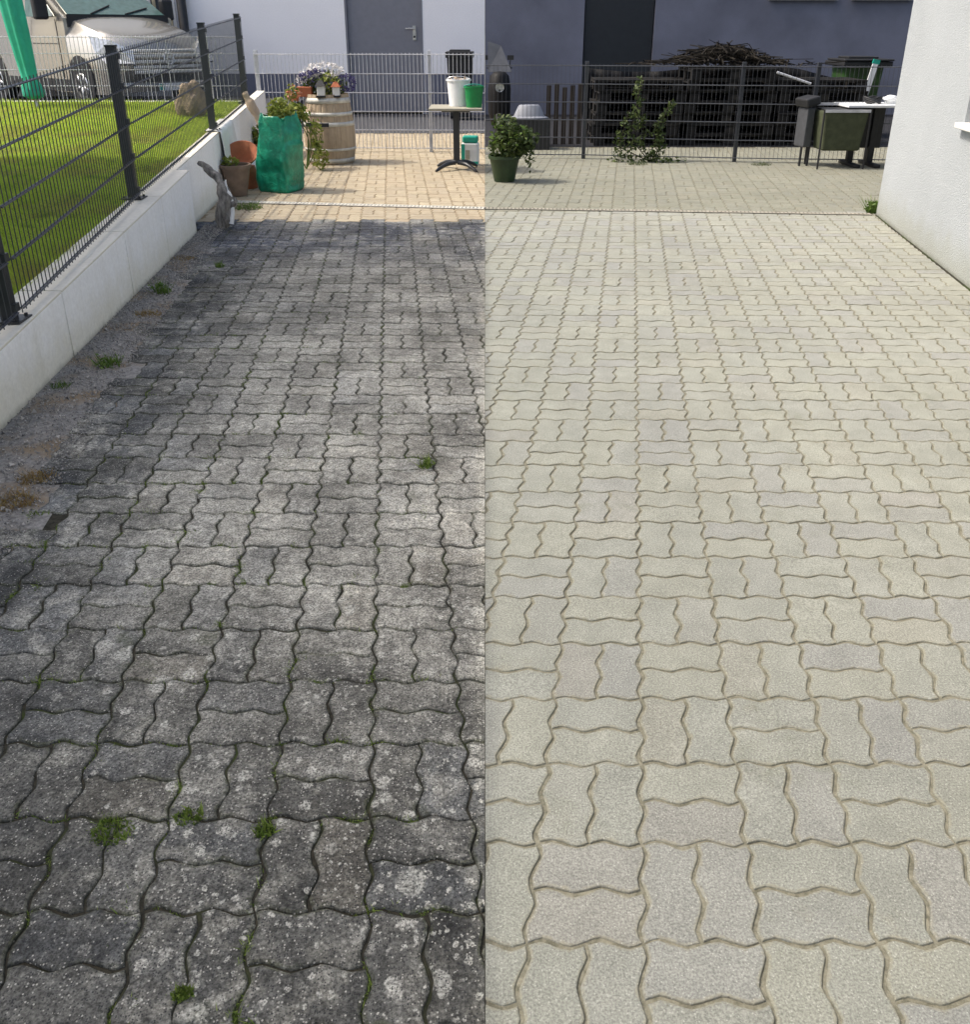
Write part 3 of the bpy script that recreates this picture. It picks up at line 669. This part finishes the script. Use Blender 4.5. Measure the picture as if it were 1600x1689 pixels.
        for wy in (.95,4.0):
            ar=B(); ar.lathe([(.02,-.0),(.39,0.),(.39,.02),(.02,.02)],(0,0,0),28); ao=ar.make('wheel_arch',M['black'],t); ao.rotation_euler=(0,R(90),0); ao.location=(f(.0)-.012 if s==0 else f(0)-.008,wy,.40)
    B().bb(W/2-.26,W/2+.26,-.125,-.11,.27,.38).make('number_plate',M['white'],t)
    B().bb(W/2-.25,W/2-.17,-.129,-.1251,.28,.37).make('plate_band',M['tealp'],t)
    return t
van()

# ---------------- lawn things ----------------
p0=G(64,188,.60); px=p0.x; py=p0.y
t=thing('closed_parasol','closed parasol in a teal cover on a white pole on the lawn','parasol',(px,py,WZ(py)-.03))
# lean as seen
top=Vector((-.12,0,1.9))
B().tube([(0,0,-.02),tuple(top*.55)],.014,8).make('pole',M['white'],t,True)
cv=B(); ptsr=[(.10,.05),(.13,.10),(.15,.085),(.22,.10),(.30,.075),(.5,.085),(.8,.10),(1.2,.11),(1.8,.10)]
vs=[];seg=20
for f_,r_ in ptsr:
    c=Vector((top.x*(f_/1.9),0,f_))
    for k in range(seg):
        a=2*PI*k/seg; rr=r_*(1+.22*math.cos(5*a)); vs.append(c+Vector((rr*math.cos(a),rr*math.sin(a),0)))
cv.add(vs,[(i*seg+k,i*seg+(k+1)%seg,(i+1)*seg+(k+1)%seg,(i+1)*seg+k) for i in range(len(ptsr)-1) for k in range(seg)])
cv.make('cover',M['teal'],t,True)
st=B(); st.lathe([(.12,-.035),(.125,0),(.12,.035)],(-.011,0,.17),16); st.make('strap',M['tealp'],t,True)
# boulder
def rock(name,label,c,s,mat,seed=0,cat='boulder'):
    bm=bmesh.new(); bmesh.ops.create_icosphere(bm,subdivisions=4,radius=1)
    for v in bm.verts:
        n=noise.noise(v.co*1.3+Vector((seed,0,0)))*.35+noise.noise(v.co*4+Vector((seed,3,0)))*.1; v.co*=1+n
        v.co=Vector((v.co.x*s[0],v.co.y*s[1],v.co.z*s[2]))
    me=bpy.data.meshes.new(name); bm.to_mesh(me); bm.free(); o=link(name,me,mat,None,True); o.location=c; return tag(o,label,cat)
rc=G(318,188,.66); rock('boulder','upright tan boulder on the lawn behind the second fence panel',(rc.x,rc.y,WZ(rc.y)+.12),(.15,.13,.21),M['rock'],5)

# ---------------- pots, bag, driftwood ----------------
def plant(t,n,c,r,size,mat='leaf',name='foliage',flat=.2): return tris(name,leaves(n,c,r,size,.15,flat),M[mat],4,t)
def pot(name,label,x,y,r,h,mat,taper=.68,soil=True,group=None,rim=.02):
    t=thing(name,label,'pot',(x,y,0),0,group)
    B().lathe([(.001,.002),(r*taper,.002),(r*.98,h-rim*1.6),(r*1.07,h-rim*1.6),(r*1.08,h),(r*.97,h),(r*.95,h-.04),(.001,h-.04)],(0,0,0),32).make('vessel',M[mat],t,True)
    autos([c for c in bpy.data.objects if c.parent==t][0],40)
    B().lathe([(.001,h-.034),(r*.945,h-.034)],(0,0,0),24).make('soil',M['soilpot'],t)
    return t
t=pot('flower_pot','large brown clay pot with a small seedling beside the driftwood',-2.44,8.85,.142,.30,'clay',.62)
plant(t,70,(-.05,0,.32),(.09,.06,.05),.05,'leaf')
t=pot('flower_pot','terracotta pot of bushy green plant behind the green bag',-2.63,11.0,.17,.26,'terra',.7)
plant(t,350,(.0,0,.36),(.2,.14,.14),.06,'leaf')
bp=thing('clay_bowl','shallow terracotta bowl tipped against the white wall above the brown pot','bowl',(-2.48,9.32,.0)); 
bo=B().lathe([(.001,0),(.08,0),(.15,.10),(.165,.13),(.15,.13),(.075,.02),(.001,.02)],(0,0,0),28).make('bowl_shell',M['terra'],bp,True); bo.rotation_euler=(R(38),R(8),0); bo.location=(0,.02,.26)
B().lathe([(.12,0),(.125,.15),(.11,.22),(.001,.22)],(0,0,0),24).make('stand',M['terra'],bp,True)
# green bag
def gbag():
    t=thing('garden_waste_bag','tall crumpled green woven bag stuffed with plants, front of the barrel','bag',(-2.06,9.15,0),R(-24))
    vs=[];seg=72;rows=34;hgt=.73
    for j in range(rows+1):
        v=j/rows; z=hgt*v
        wx=.188*(1-.26*v**1.2)+.018*math.sin(v*PI); wy=.16*(1-.2*v)+.02*math.sin(v*PI)
        for k in range(seg):
            a=2*PI*k/seg; e=.24; cx=math.copysign(abs(math.cos(a))**e,math.cos(a)); cy=math.copysign(abs(math.sin(a))**e,math.sin(a))
            p=Vector((wx*cx,wy*cy,z)); 
            d=noise.noise(Vector((p.x*5,p.y*5,z*3.2)))*.022+noise.noise(Vector((p.x*14,p.y*14+z*9,z*8)))*.014+.010*math.sin(7*a+z*16)*v-.014*math.exp(-((z-.42+.35*cx)/.03)**2)-.010*math.exp(-((z-.2-.3*cx)/.025)**2)+.012*abs(noise.noise(Vector((p.x*9+3,p.y*9,z*5))))
            n=Vector((cx,cy,0)).normalized(); p+=n*d
            if j==rows: p.z+=.03*math.sin(2*a)+.03*noise.noise(Vector((cx*3,cy*3,1)))
            if j==0: p.x*=.93;p.y*=.93
            p.x+=-.02+.05*v; vs.append(p)
    fs=[(j*seg+k,j*seg+(k+1)%seg,(j+1)*seg+(k+1)%seg,(j+1)*seg+k) for j in range(rows) for k in range(seg)]
    fs.append(tuple(range(seg-1,-1,-1)))
    o=B().add(vs,fs).make('sack',M['bag'],t,True); sm=o.modifiers.new('s','SOLIDIFY'); sm.thickness=.004; sm.offset=-1
    for s in (-1,1): B().tube([(s*.08,-.115,.64),(s*.07,-.125,.70),(0,-.13,.72),(-s*.0,-.13,.72)],.008,6).make('handle',M['bag'],t,True)
    plant(t,420,(.03,.02,.76),(.14,.11,.13),.05,'leaf'); 
    return t
gbag()
# driftwood, front
def wob(pts,r,seg,seed,amp,mat,t,name='branch'):
    b=B().tube(pts,r,seg); 
    for i,v in enumerate(b.v):
        n=noise.noise(v*11+Vector((seed,0,0)))*amp+noise.noise(v*30+Vector((seed,5,0)))*amp*.5; b.v[i]=v+Vector((n,noise.noise(v*12+Vector((9,seed,0)))*amp,n*.3))
    return b.make(name,mat,t,True)
def spline(pts,n=6):
    out=[]; P=[Vector(p) for p in pts]; P=[P[0]]+P+[P[-1]]
    for i in range(1,len(P)-2):
        for k in range(n):
            u=k/n; a,b,c,d=P[i-1:i+3]; out.append(.5*((2*b)+(c-a)*u+(2*a-5*b+4*c-d)*u*u+(3*b-a-3*c+d)*u**3))
    out.append(P[-2]); return out
t=thing('driftwood','gnarled dark grey driftwood leaning on the end of the pale wall','driftwood',(-2.17,7.3,0))
pa=spline([(0.0,0,.0),(.0,.02,.12),(.03,.04,.22),(.0,.08,.34),(-.06,.12,.41),(-.13,.12,.47),(-.18,.12,.51)]); n=len(pa)
wob(pa,[max(.010,.040+.018*math.sin(min(1,i/n*2.2)*PI*.8)-.036*(i/n)**1.8) if i<n*.97 else .012 for i in range(n)],16,1,.022,M['drift'],t)
wob(spline([(.02,0,.0),(.07,.03,.14),(.10,.05,.2),(.11,.06,.24)]),[.035]*6+[.03]*6+[.018]*7,12,4,.03,M['drift'],t)
wob(spline([(.07,-.0,.03),(.09,.03,.16),(.06,.05,.30),(.05,.06,.38)]),[.022]*6+[.018]*6+[.008]*7,10,8,.012,M['sill'],t)
# leaning pale wood and cloth
t=thing('leaning_branch','forked pale bare branch leaning on the white garden wall','branch',(-2.42,10.15,0))
wob(spline([(.10,0,.0),(.06,.06,.25),(-.04,.1,.5),(-.16,.12,.75),(-.22,.12,.88)]),[.04]*8+[.045]*8+[.05]*4+[.028]*4+[.012],12,3,.02,M['palew'],t)
wob(spline([(.16,-.02,.0),(.08,.04,.3),(-.02,.1,.5)]),[.03]*6+[.03]*7,10,6,.02,M['palew'],t)
t=thing('white_cloth','white cloth with dark folds hanging over the garden wall','cloth',(0,0,0))
vs=[];
for a_ in range(15):
    d=8.9+a_*.055
    for b_ in range(16):
        u=b_/15; dd=d; x=fx(dd)+.0+ .0; 
        s=u*.55
        xt=WX(dd)-.12; 
        if s<.1: X=xt-.1+s; Zc=WZ(dd)+.012
        else: X=xt+.02+.018*math.sin(a_*1.3+u*2)+.04*u; Zc=WZ(dd)+.012-(s-.1)
        vs.append((X,dd+.02*math.sin(u*5),Zc))
o=B().add(vs,[(a*16+b,(a+1)*16+b,(a+1)*16+b+1,a*16+b+1) for a in range(14) for b in range(15)]).make('fabric',M['white'],t,True); o.modifiers.new('s','SOLIDIFY').thickness=.006
# white sack
o=rock('sack','small crumpled whitish sack between brown pot and green bag',(-2.42,9.75,.10),(.11,.10,.14),M['paper'],11,'sack')

# barrel
def barrel():
    t=thing('wine_barrel','old oak barrel with pale metal hoops carrying flowers and lanterns','barrel',(-1.90,11.25,0))
    hb=.80; rad=lambda z:.272+.045*math.sin(PI*min(max(z/hb,0),1)**.8)-.022*(z/hb)
    seg=26*5; prof=[(rad(z),z) for z in np.linspace(0,hb,18)]
    b=B(); vs=[]
    for r_,z in prof:
        for k in range(seg):
            a=2*PI*k/seg; g=-.006 if k%5==0 else 0; vs.append(((r_+g)*math.cos(a),(r_+g)*math.sin(a),z))
    n=len(prof); b.add(vs,[(i*seg+k,i*seg+(k+1)%seg,(i+1)*seg+(k+1)%seg,(i+1)*seg+k) for i in range(n-1) for k in range(seg)])
    b.make('staves',M['oak'],t); B().lathe([(.001,hb-.03),(.235,hb-.03)],(0,0,0),32).make('barrel_head',M['oak'],t)
    for z0_,w_ in ((.02,.05),(.16,.03),(.44,.05),(.56,.04),(.70,.06)):
        B().lathe([(rad(z0_)+.001,z0_),(rad(z0_)+.005,z0_),(rad(z0_+w_)+.005,z0_+w_),(rad(z0_+w_)+.001,z0_+w_)],(0,0,0),40).make('hoop',M['hoop'],t,True)
    rb=B().lathe([(rad(.44)+.0062,.443),(rad(.49)+.0062,.487)],(0,0,0),40).make('rust_band',M['black'],t,True)
    me=rb.data
    bm=bmesh.new(); bm.from_mesh(me)
    bmesh.ops.delete(bm,geom=[f for f in bm.faces if not (f.calc_center_median().y<0 and -.25<f.calc_center_median().x<.03)],context='FACES'); bm.to_mesh(me); bm.free()
    return t
barrel(); bx,by=-1.90,11.25; bz=.77
t=thing('flower_arrangement','mound of white and violet flowers planted on top of the barrel','flowers',(bx-.03,by+.02,bz)); t.scale=(1.12,1.1,1.25)
tris('foliage',leaves(350,(0,.02,.10),(.26,.2,.14),.05,.2,.2),M['leafd'],4,t)
tris('white_blossom',np.concatenate([leaves(380,(.0,.0,.23),(.22,.16,.075),.035,.6,.4),leaves(90,(-.22,.0,.14),(.08,.1,.09),.03,.5,.4)]),M['fwhite'],4,t)
tris('violet_blossom',np.concatenate([leaves(260,(-.08,-.06,.17),(.17,.12,.08),.035,.5,.4),leaves(160,(.24,-.02,.12),(.11,.1,.09),.035,.5,.3)]),M['fviolet'],4,t)
tris('green_sprig',leaves(150,(.08,-.15,.12),(.14,.07,.10),.035,.2,.2),M['leaf'],4,t)
def lantern(label,x,y,s,roofm):
    t=thing('lantern',label,'lantern',(x,y,bz),0)
    B().bb(-.052*s,.052*s,-.05*s,.05*s,.0,.018*s).make('base',M['black'],t)
    B().bb(-.042*s,.042*s,-.04*s,.04*s,.018*s,.12*s).make('body',M['sill'],t,bevel=.006)
    b=B(); b.add([(-.06*s,-.06*s,.12*s),(.06*s,-.06*s,.12*s),(.06*s,.06*s,.12*s),(-.06*s,.06*s,.12*s),(-.02*s,-.02*s,.18*s),(.02*s,-.02*s,.18*s),(.02*s,.02*s,.18*s),(-.02*s,.02*s,.18*s)],[(0,3,2,1),(0,1,5,4),(1,2,6,5),(2,3,7,6),(3,0,4,7),(4,5,6,7)])
    b.make('roof',M[roofm],t)
lantern('small white lantern with dark roof, the left one on the barrel',bx-.03,by-.22,1.05,'black')
lantern('small white lantern with reddish roof, the right one on the barrel',bx+.14,by-.18,.95,'terra')
t=thing('clay_trough','small terracotta trough at the left rim of the barrel top','pot',(bx-.25,by-.08,bz))
B().prism([(-.09,-.06),(.09,-.06),(.09,.06),(-.09,.06)],0,.11).make('trough',M['terra'],t,bevel=.006)
t=thing('trailing_plant','bright green plant trailing between the bag and the barrel','plant',(-2.20,10.65,0))
tris('foliage',np.concatenate([leaves(300,(-.0,0,.62),(.19,.15,.13),.055,.2,.2),leaves(120,(-.02,.1,.82),(.08,.08,.12),.05,.2),leaves(140,(.26,-.06,.40),(.08,.08,.2),.05,.2),leaves(150,(.30,-.1,.13),(.10,.1,.13),.05,.2)]),M['leaf'],4,t)
tris('blossom',leaves(50,(.02,.0,.84),(.1,.08,.1),.04,.3),M['forange'],4,t)
b=B()
for k in range(7): b.tube(spline([(.1,0,0),(random.uniform(-.1,.25),random.uniform(-.1,.1),.35),(random.uniform(-.15,.25),random.uniform(-.1,.1),.7)]),.006,5)
b.make('stems',M['weed'],t)

# bistro table left
def ped_table(label,x,y,zt,w_,d_,topm,legm,th=.028,rz=0.):
    t=thing('pedestal_table',label,'table',(x,y,0),rz)
    B().bb(-w_/2,w_/2,-d_/2,d_/2,zt-th,zt).make('tabletop',M[topm],t,bevel=.006)
    B().bb(-.036,.036,-.036,.036,.07,zt-th-.022).make('column',M[legm],t,bevel=.004)
    B().bb(-.16,.16,-.16,.16,zt-th-.02,zt-th-.001).make('bracket',M[legm],t)
    for k in range(4):
        a=PI/4+k*PI/2; c,s=math.cos(a),math.sin(a)
        B().tube([(c*.03,s*.03,.085),(c*.16,s*.16,.075),(c*.27,s*.27,.04),(c*.33,s*.33,.012)],[.028,.024,.02,.014],8).make('leg',M[legm],t,True)
    return t
tz=.70; tx,ty=-.33,10.62
ped_table('square bistro table with pale board top carrying two buckets',tx,ty,tz,.60,.58,'tabletop','anth')
def bucket(label,x,y,z,r,h,mat,hm,group=None):
    t=thing('bucket',label,'bucket',(x,y,z))
    pl_=B().lathe([(.001,.001),(r*.8,.001),(r*.98,h-.02),(r*1.05,h-.02),(r*1.05,h),(r*.97,h),(r*.77,.01),(.001,.01)],(0,0,0),28).make('pail',M[mat],t); autos(pl_,40)
    B().tube([(r*1.06*math.cos(a),.0-.05*math.sin(a),h-.015+r*.34*math.sin(a)) for a in np.linspace(0,PI,13)],.005,6).make('handle',M[hm],t,True)
    return t
t=bucket('white bucket with pegs standing on the bistro table',tx+.03,ty+.06,tz,.135,.29,'paper','steel')
b=B()
for k in range(14): b.box((random.uniform(-.09,.09),random.uniform(-.08,.08),.27+random.random()*.03),(.012,.06,.012),Matrix.Rotation(random.random()*3,3,(random.random(),.3,.5)))
b.make('pegs',M['palew'],t)
bucket('bright green bucket at the front of the bistro table',tx+.205,ty-.12,tz,.108,.225,'bucketg','tealp')
t=thing('canister','white and teal canister standing behind the bistro table column','canister',(-.175,11.0,0),R(-6))
B().bb(-.10,.10,-.07,.07,.001,.26).make('body',M['paper'],t,bevel=.015)
B().bb(-.092,.092,-.065,.065,.261,.34).make('cap',M['tealp'],t,bevel=.02)
B().bb(-.102,-.06,-.0725,-.0705,.02,.25).bb(-.059,.102,-.0725,-.0705,.02,.05).make('print',M['tealp'],t)
B().bb(-.05,.0,-.0725,-.0705,.07,.18).make('label',M['tabletop'],t)

# wheelie bins
def bin_(label,x,y,z,w_,d_,h,mat,lidm,lidw=1.08,group=None,rz=0.):
    t=thing('wheelie_bin',label,'bin',(x,y,z),rz,group)
    b=B(); b.prism([(-w_/2,-d_/2),(w_/2,-d_/2),(w_/2,d_/2),(-w_/2,d_/2)],.05,h)
    for i,v in enumerate(b.v):
        if v.z<h*.5: b.v[i]=Vector((v.x*.8,v.y*.78,v.z))
    b.make('body',M[mat],t,bevel=.02)
    B().bb(-w_/2*lidw,w_/2*lidw,-d_/2*lidw,d_/2*lidw,h-.07,h-.005).make('rim',M[lidm],t,bevel=.012)
    l=B().prism([(-w_/2*lidw*1.02,-d_/2*lidw-.02),(w_/2*lidw*1.02,-d_/2*lidw-.02),(w_/2*lidw,d_/2),(-w_/2*lidw,d_/2)],h,h+.03)
    l.bb(-w_/2*.8,w_/2*.8,-d_/2*.6,d_/2*.8,h+.031,h+.06); l.make('lid',M[lidm],t,bevel=.012)
    B().tube([(-w_/2*.7,d_/2+.05,h-.02),(w_/2*.7,d_/2+.05,h-.02)],.016,8).make('handle',M[lidm],t)
    for s in (-1,1):
        o=B().lathe([(.01,-.02),(.1,-.025),(.1,.025),(.01,.02)],(0,0,0),20).make('wheel',M['rubber'],t,True); o.rotation_euler=(0,R(90),0); o.location=(s*w_/2*.72,d_/2*.75,.1)
    return t
bin_('black wheelie bin against the pale house, right of the grey door',XD(759,16.9,.8),16.9,0,.46,.5,1.12,'black','black')
bin_('green wheelie bin with black lid before the dark house wall',XD(1411,14.2,.8),14.2,0,.56,.62,1.08,'bingreen','black',1.28)

# ---------------- right half things ----------------
t=thing('potted_bush','leafy green bush in a dark green pot on the clean paving','plant',(.21,9.75,0))
pl_=B().lathe([(.001,.002),(.11,.002),(.16,.24),(.175,.24),(.175,.27),(.155,.27),(.15,.23),(.001,.23)],(0,0,0),24).make('pot',M['dgreen'],t,True); autos(pl_,40)
tris('foliage',np.concatenate([leaves(620,(.04,0,.37),(.22,.2,.17),.055,.2,.2),leaves(420,(.14,.0,.44),(.22,.18,.15),.055,.2,.2),leaves(120,(.0,0,.6),(.14,.12,.1),.05,.2),leaves(70,(.26,-.05,.25),(.07,.08,.15),.04)]),M['leafd'],4,t)
tris('young_leaves',leaves(60,(.04,-.08,.48),(.2,.14,.15),.05,.7,.3),M['weed'],4,t)
b=B()
for k in range(9): b.tube([(0,0,.2),(random.uniform(-.12,.22),random.uniform(-.12,.1),random.uniform(.45,.7))],.006,5)
b.make('stems',M['leafd'],t)
t=thing('climbing_plant','dark leafy climber growing up the shade-toned mesh fence','plant',(2.05,11.28,0))
cl=[];st_=B()
for s,(x0,x1,hh2) in enumerate(((-.28,-.16,.98),(-.1,-.12,.55),(.02,.2,.72),(-.4,-.3,.6),(.1,.08,.45))):
    n=int(hh2*14)
    for k in range(n):
        u=k/n; cl.append(leaves(26,(x0+(x1-x0)*u+random.gauss(0,.03),random.gauss(0,.03),.03+hh2*u),(.085*(1.15-u*.6),.06,.06),.045,.1,.1))
    st_.tube([(0,0,0),(x0,0,hh2*.3),(x1,0,hh2)],.006,5)
cl.append(leaves(90,(.15,-.05,.03),(.35,.10,.04),.05,.1,.6))
tris('foliage',np.concatenate(cl),M['leafd'],4,t); st_.make('stems',M['brush'],t)
# pallets
def pallet(x,y,z,rz,label,group):
    t=bpy.data.objects.new('pallet',palm); C.objects.link(t); t.location=(x,y,z); t.rotation_euler=(0,0,rz); return tag(t,label,'pallet',group)
g=B()
for yy in (-.36,0,.36):
    g.bb(-.6,.6,yy-.05,yy+.05,.0,.02)
    for xx in (-.53,0,.53): g.bb(xx-.07,xx+.07,yy-.05,yy+.05,.021,.099)
for xx in (-.53,0,.53): g.bb(xx-.07,xx+.07,-.4,.4,.1,.12)
for k in range(6): yy=-.36+k*.144; g.bb(-.6,.6,yy-.05,yy+.05,.121,.143)
palm=bpy.data.meshes.new('pallet'); palm.from_pydata([tuple(v) for v in g.v],[],g.f); palm.materials.append(M['pallet'])
grp='dark pallets stacked behind the right fence'
ords=['bottom','second','third','fourth','fifth','sixth','top']
for s,(x,nm,nk) in enumerate(((2.15,'left',6),(3.40,'middle',7),(4.66,'right',6))):
    for k in range(nk):
        o_='topmost' if k==nk-1 else ords[k]
        pallet(x+random.gauss(0,.02),13.3+random.gauss(0,.02),.006+k*.1445,R(random.gauss(0,1)),f'dark wooden pallet, {o_} of the {nm} stack behind the mesh fence' if k in (0,nk-1) else f'dark wooden pallet, {o_} from below in the {nm} stack behind the fence',grp)
t=thing('backing','black tarpaulin added as shade behind the pallet stacks before the dark house','backing',(0,0,0))  # dark sheet added to close the pallet gaps like deep shade
vs=[]
for i in range(61):
    for j in range(10):
        u=i/60; v=j/9; x=1.5+3.85*u; vs.append((x,13.78+.03*math.sin(x*9)+.02*math.sin(x*23+v*3)+.05*(1-v),.01+(.98+.05*math.sin(x*2.1)-.12*max(0,u-.8)*5)*v))
o=B().add(vs,[(i*10+j,(i+1)*10+j,(i+1)*10+j+1,i*10+j+1) for i in range(60) for j in range(9)]).make('sheet',M['jet'],t,True); o.modifiers.new('s','SOLIDIFY').thickness=.004
t=thing('brushwood_heap','heap of dark brushwood piled on the middle pallets','brushwood',(3.35,13.4,1.03))
b=B()
for k in range(420):
    a=random.gauss(0,.45); zc=max(.02,.27*math.exp(-(a/.62)**2)*random.random()**.6); c=Vector((a,random.uniform(-.3,.3),zc)); d=Vector((random.gauss(0,.16),random.gauss(0,.1),random.gauss(0,.035)))
    b.tube([c-d,c+d*.2+Vector((0,0,.02)),c+d],random.uniform(.004,.011),4)
for i,v in enumerate(b.v):
    if v.z<.003: b.v[i]=Vector((v.x,v.y,.003))
b.make('sticks',M['brush'],t)
tris('dead_leaves',leaves(500,(0,0,.08),(.75,.3,.13),.05,.1,.4),M['brush'],4,t)
a=Vector((XD(1285,12.75,1.05),12.8,ZY(120,12.8))); b_=Vector((XD(1342,12.7,.95),12.75,ZY(139,12.75)))
tag(B().tube([a,b_],.016,6).make('batten',M['galv']),'thin pale batten sloping off the right pallet stack','batten')
for k in range(5):
    xx=XD(905+k*13,12.95,.6)
    o=B().bb(xx-.032,xx+.032,12.93,12.95,.02,.80+.03*math.sin(k*2.1)).make('upright_board',M['slat']); tag(o,['leftmost','second','third','fourth','rightmost'][k]+' of five brown upright boards behind the fence','board','brown upright boards left of the pallets')
t=thing('plastic_tub','upturned white plastic tub behind the fence, right of the car stand-in','tub',(XD(872,12.7,.35),12.6,.40))
autos(B().lathe([(.001,.17),(.13,.17),(.15,.155),(.21,.03),(.26,.012),(.26,0),(.2,.0),(.13,.15)],(0,0,0),24,1,.6).make('shell',M['dimwhite'],t))
B().bb(-.28,.28,-.14,.14,-.40,-.003).make('crate',M['black'],t)
# two-wheeled stand-in for the corner of a parked car, seen head-on
t=thing('car_corner_standin','black two-wheeled stand-in for a parked car corner behind the right fence','car_standin',(.20,13.0,0),0)
bs=B().lathe([(.01,.25),(.11,.28),(.155,.45),(.16,.75),(.13,.92),(.08,.97),(.001,.98)],(0,0,0),20,1,1.2); bs.make('front_shield',M['jet'],t,True)
bs=B(); bs.prism([(-.12,.1),(.12,.1),(.14,1.1),(-.14,1.1)],.3,.72); bs.make('body',M['black'],t,bevel=.05)
bs=B(); bs.prism([(-.13,.45),(.13,.45),(.12,1.15),(-.12,1.15)],.725,.80); bs.make('seat',M['rubber'],t,bevel=.03)
ws=B().add([(-.16,-.02,.97),(.17,-.02,.97),(.02,.14,1.30),(-.16,.14,1.36)],[(0,1,2,3)]); o=ws.make('windscreen',M['galvd'],t); o.modifiers.new('s','SOLIDIFY').thickness=.008
B().tube([(-.17,.12,1.02),(0,.08,.99),(.17,.12,1.02)],.014,8).make('handlebar',M['black'],t)
for s in (-.8,.8): B().tube([(s*.17,.12,1.0),(s*.19,.1,1.12)],.007,6).box((s*.19,.1,1.15),(.09,.03,.06)).make('mirror',M['black'],t)
for yy in (-.05,1.0):
    o=B().lathe([(.1,-.05),(.22,-.05),(.245,-.02),(.245,.02),(.22,.05),(.1,.05)],(0,0,0),28).make('wheel',M['rubber'],t,True); o.rotation_euler=(0,R(90),0); o.location=(0,yy,.245)
o=B().lathe([(.001,0),(.055,.0),(.06,.03)],(0,0,0),16).make('headlamp',M['lamp'],t); o.rotation_euler=(R(90),0,0); o.location=(0,-.19,.78)
# olive trolley
cx0,cx1=XD(1352,10.75,.4),XD(1424,10.75,.4)
t=thing('garden_trolley','olive fabric trolley box on thin legs in front of the mesh fence','trolley',((cx0+cx1)/2,10.85,0))
hwd=(cx1-cx0)/2
bs=B().prism([(-hwd,-.2),(hwd,-.2),(hwd,.2),(-hwd,.2)],.20,.64)
for i,v in enumerate(bs.v):
    if v.z<.4: bs.v[i]=Vector((v.x*.86,v.y*.8,v.z))
bs.make('basket',M['olive'],t,bevel=.02)
B().bb(-hwd-.01,hwd+.01,-.21,-.19,.63,.66).bb(-hwd-.01,hwd+.01,.19,.21,.68,.71).make('rail',M['galv'],t)
B().bb(-hwd*.9,hwd*.9,-.17,.17,.642,.66).make('cover',M['black'],t)
for sx in (-1,1):
    for sy in (-1,1): B().tube([(sx*(hwd+.012),sy*.22,0),(sx*(hwd+.012),sy*.2,.66)],.011,8).make('leg',M['black'],t)
t=thing('lidded_box','grey box with black tilted lid left of the olive trolley','box',(cx0-.1,11.0,0),R(12))
B().bb(-.05,.05,-.11,.11,.22,.66).make('body',M['galvd'],t,bevel=.01)
B().box((0,0,.73),(.18,.28,.1),Matrix.Rotation(R(-14),3,'Y')).make('lid',M['black'],t,bevel=.02)
for sx in (-1,1): B().tube([(sx*.05,-.08,0),(sx*.05,-.08,.22)],.014,6).make('leg',M['black'],t)
# right table
tx2=XD(1442,10.95,.7)
t=thing('garden_table','white topped table on two black columns beside the house corner','table',(tx2+.12,10.95,0))
B().bb(-.50,.5,-.22,.26,.675,.705).make('tabletop',M['paper'],t,bevel=.006)
for xx in (-.30,-.06):
    B().bb(xx-.035,xx+.035,.0,.07,.04,.672).make('column',M['black'],t,bevel=.004)
    B().bb(xx-.04,xx+.04,-.24,.26,.0,.04).make('foot',M['black'],t,bevel=.01)
B().bb(-.46,.05,.045,.055,.2,.66).make('skirt',M['black'],t)
t=thing('cable_coil','coil of black cable lying on the white table','cable',(tx2-.02,10.93,.706))
for k in range(5):
    B().tube([(.075*(1+.1*k)*math.cos(a),.06*math.sin(a)+.01*k,.015+.012*k+.012*math.sin(a*3+k)) for a in np.linspace(0,2*PI,22)],.011,6).make('loop',M['black'],t,True)
o=rock('plastic_bag','crumpled white plastic bag on the white table beside the wall',(tx2+.22,10.97,.745),(.11,.08,.05),M['paper'],21,'bag')
t=thing('leaning_board','narrow white board with green end leaning on the green bin','board',(XD(1418,13.65,.6),13.62,0))
B().box((.06,.02,.56),(.08,.02,1.0),Matrix.Rotation(R(10),3,'Y')).make('board',M['paper'],t); B().box((.155,.02,1.08),(.10,.022,.06),Matrix.Rotation(R(10),3,'Y')).make('tip',M['tealp'],t)

# ---------------- weeds ----------------
def wd(x,y,label,h,n,r,mat='weed',z=0.):
    g=G(x,y); return tuft('weed',label,g.x,g.y,h,n,r,mat,z+.0)
wd(180,604,'bushy green weed in the gravel, middle of the wall strip',.06,70,.05)
wd(268,484,'spindly green weed in the gravel near the third wall slab',.08,60,.045)
wd(362,441,'small green weed between dark pavers at the upper left',.035,50,.025)
wd(704,770,'lone grass tuft in the weathered paving near the right',.04,50,.02,'moss')
wd(100,640,'short green tuft against the foot of the wall',.03,50,.03)
wd(186,1372,'green moss tuft across a joint at lower left',.012,170,.034,'moss')
wd(436,1372,'small bright green tuft in a joint of the near pavers',.014,110,.016,'moss')
wd(312,1348,'flat green tuft beside the lower left joint crossing',.010,120,.024,'moss')
wd(300,1640,'mossy tuft in a joint near the bottom edge',.008,140,.014,'moss')
wd(20,830,'orange-brown dry moss patch at the left paving edge',.02,260,.06,'dry')
wd(60,790,'brown dry tuft between gravel and pavers',.02,150,.05,'dry')
wd(245,520,'dry brown patch of weeds beside the wall strip',.02,140,.06,'dry')
wd(300,428,'dry reddish patch of leaves on the far gravel',.02,160,.07,'dry')
wd(408,345,'bright green weeds on the sunny paving before the brown pot',.06,160,.10)
wd(437,300,'green weed sprouting beside the brown pot',.07,80,.05)
wd(1438,352,'green weed at the corner of the white house',.13,110,.035)
wd(1050,272,'low green weeds at the foot of the climber',.04,110,.10,'leafd')
wd(1255,273,'low dark weeds at the foot of the right fence',.035,90,.10,'leafd')
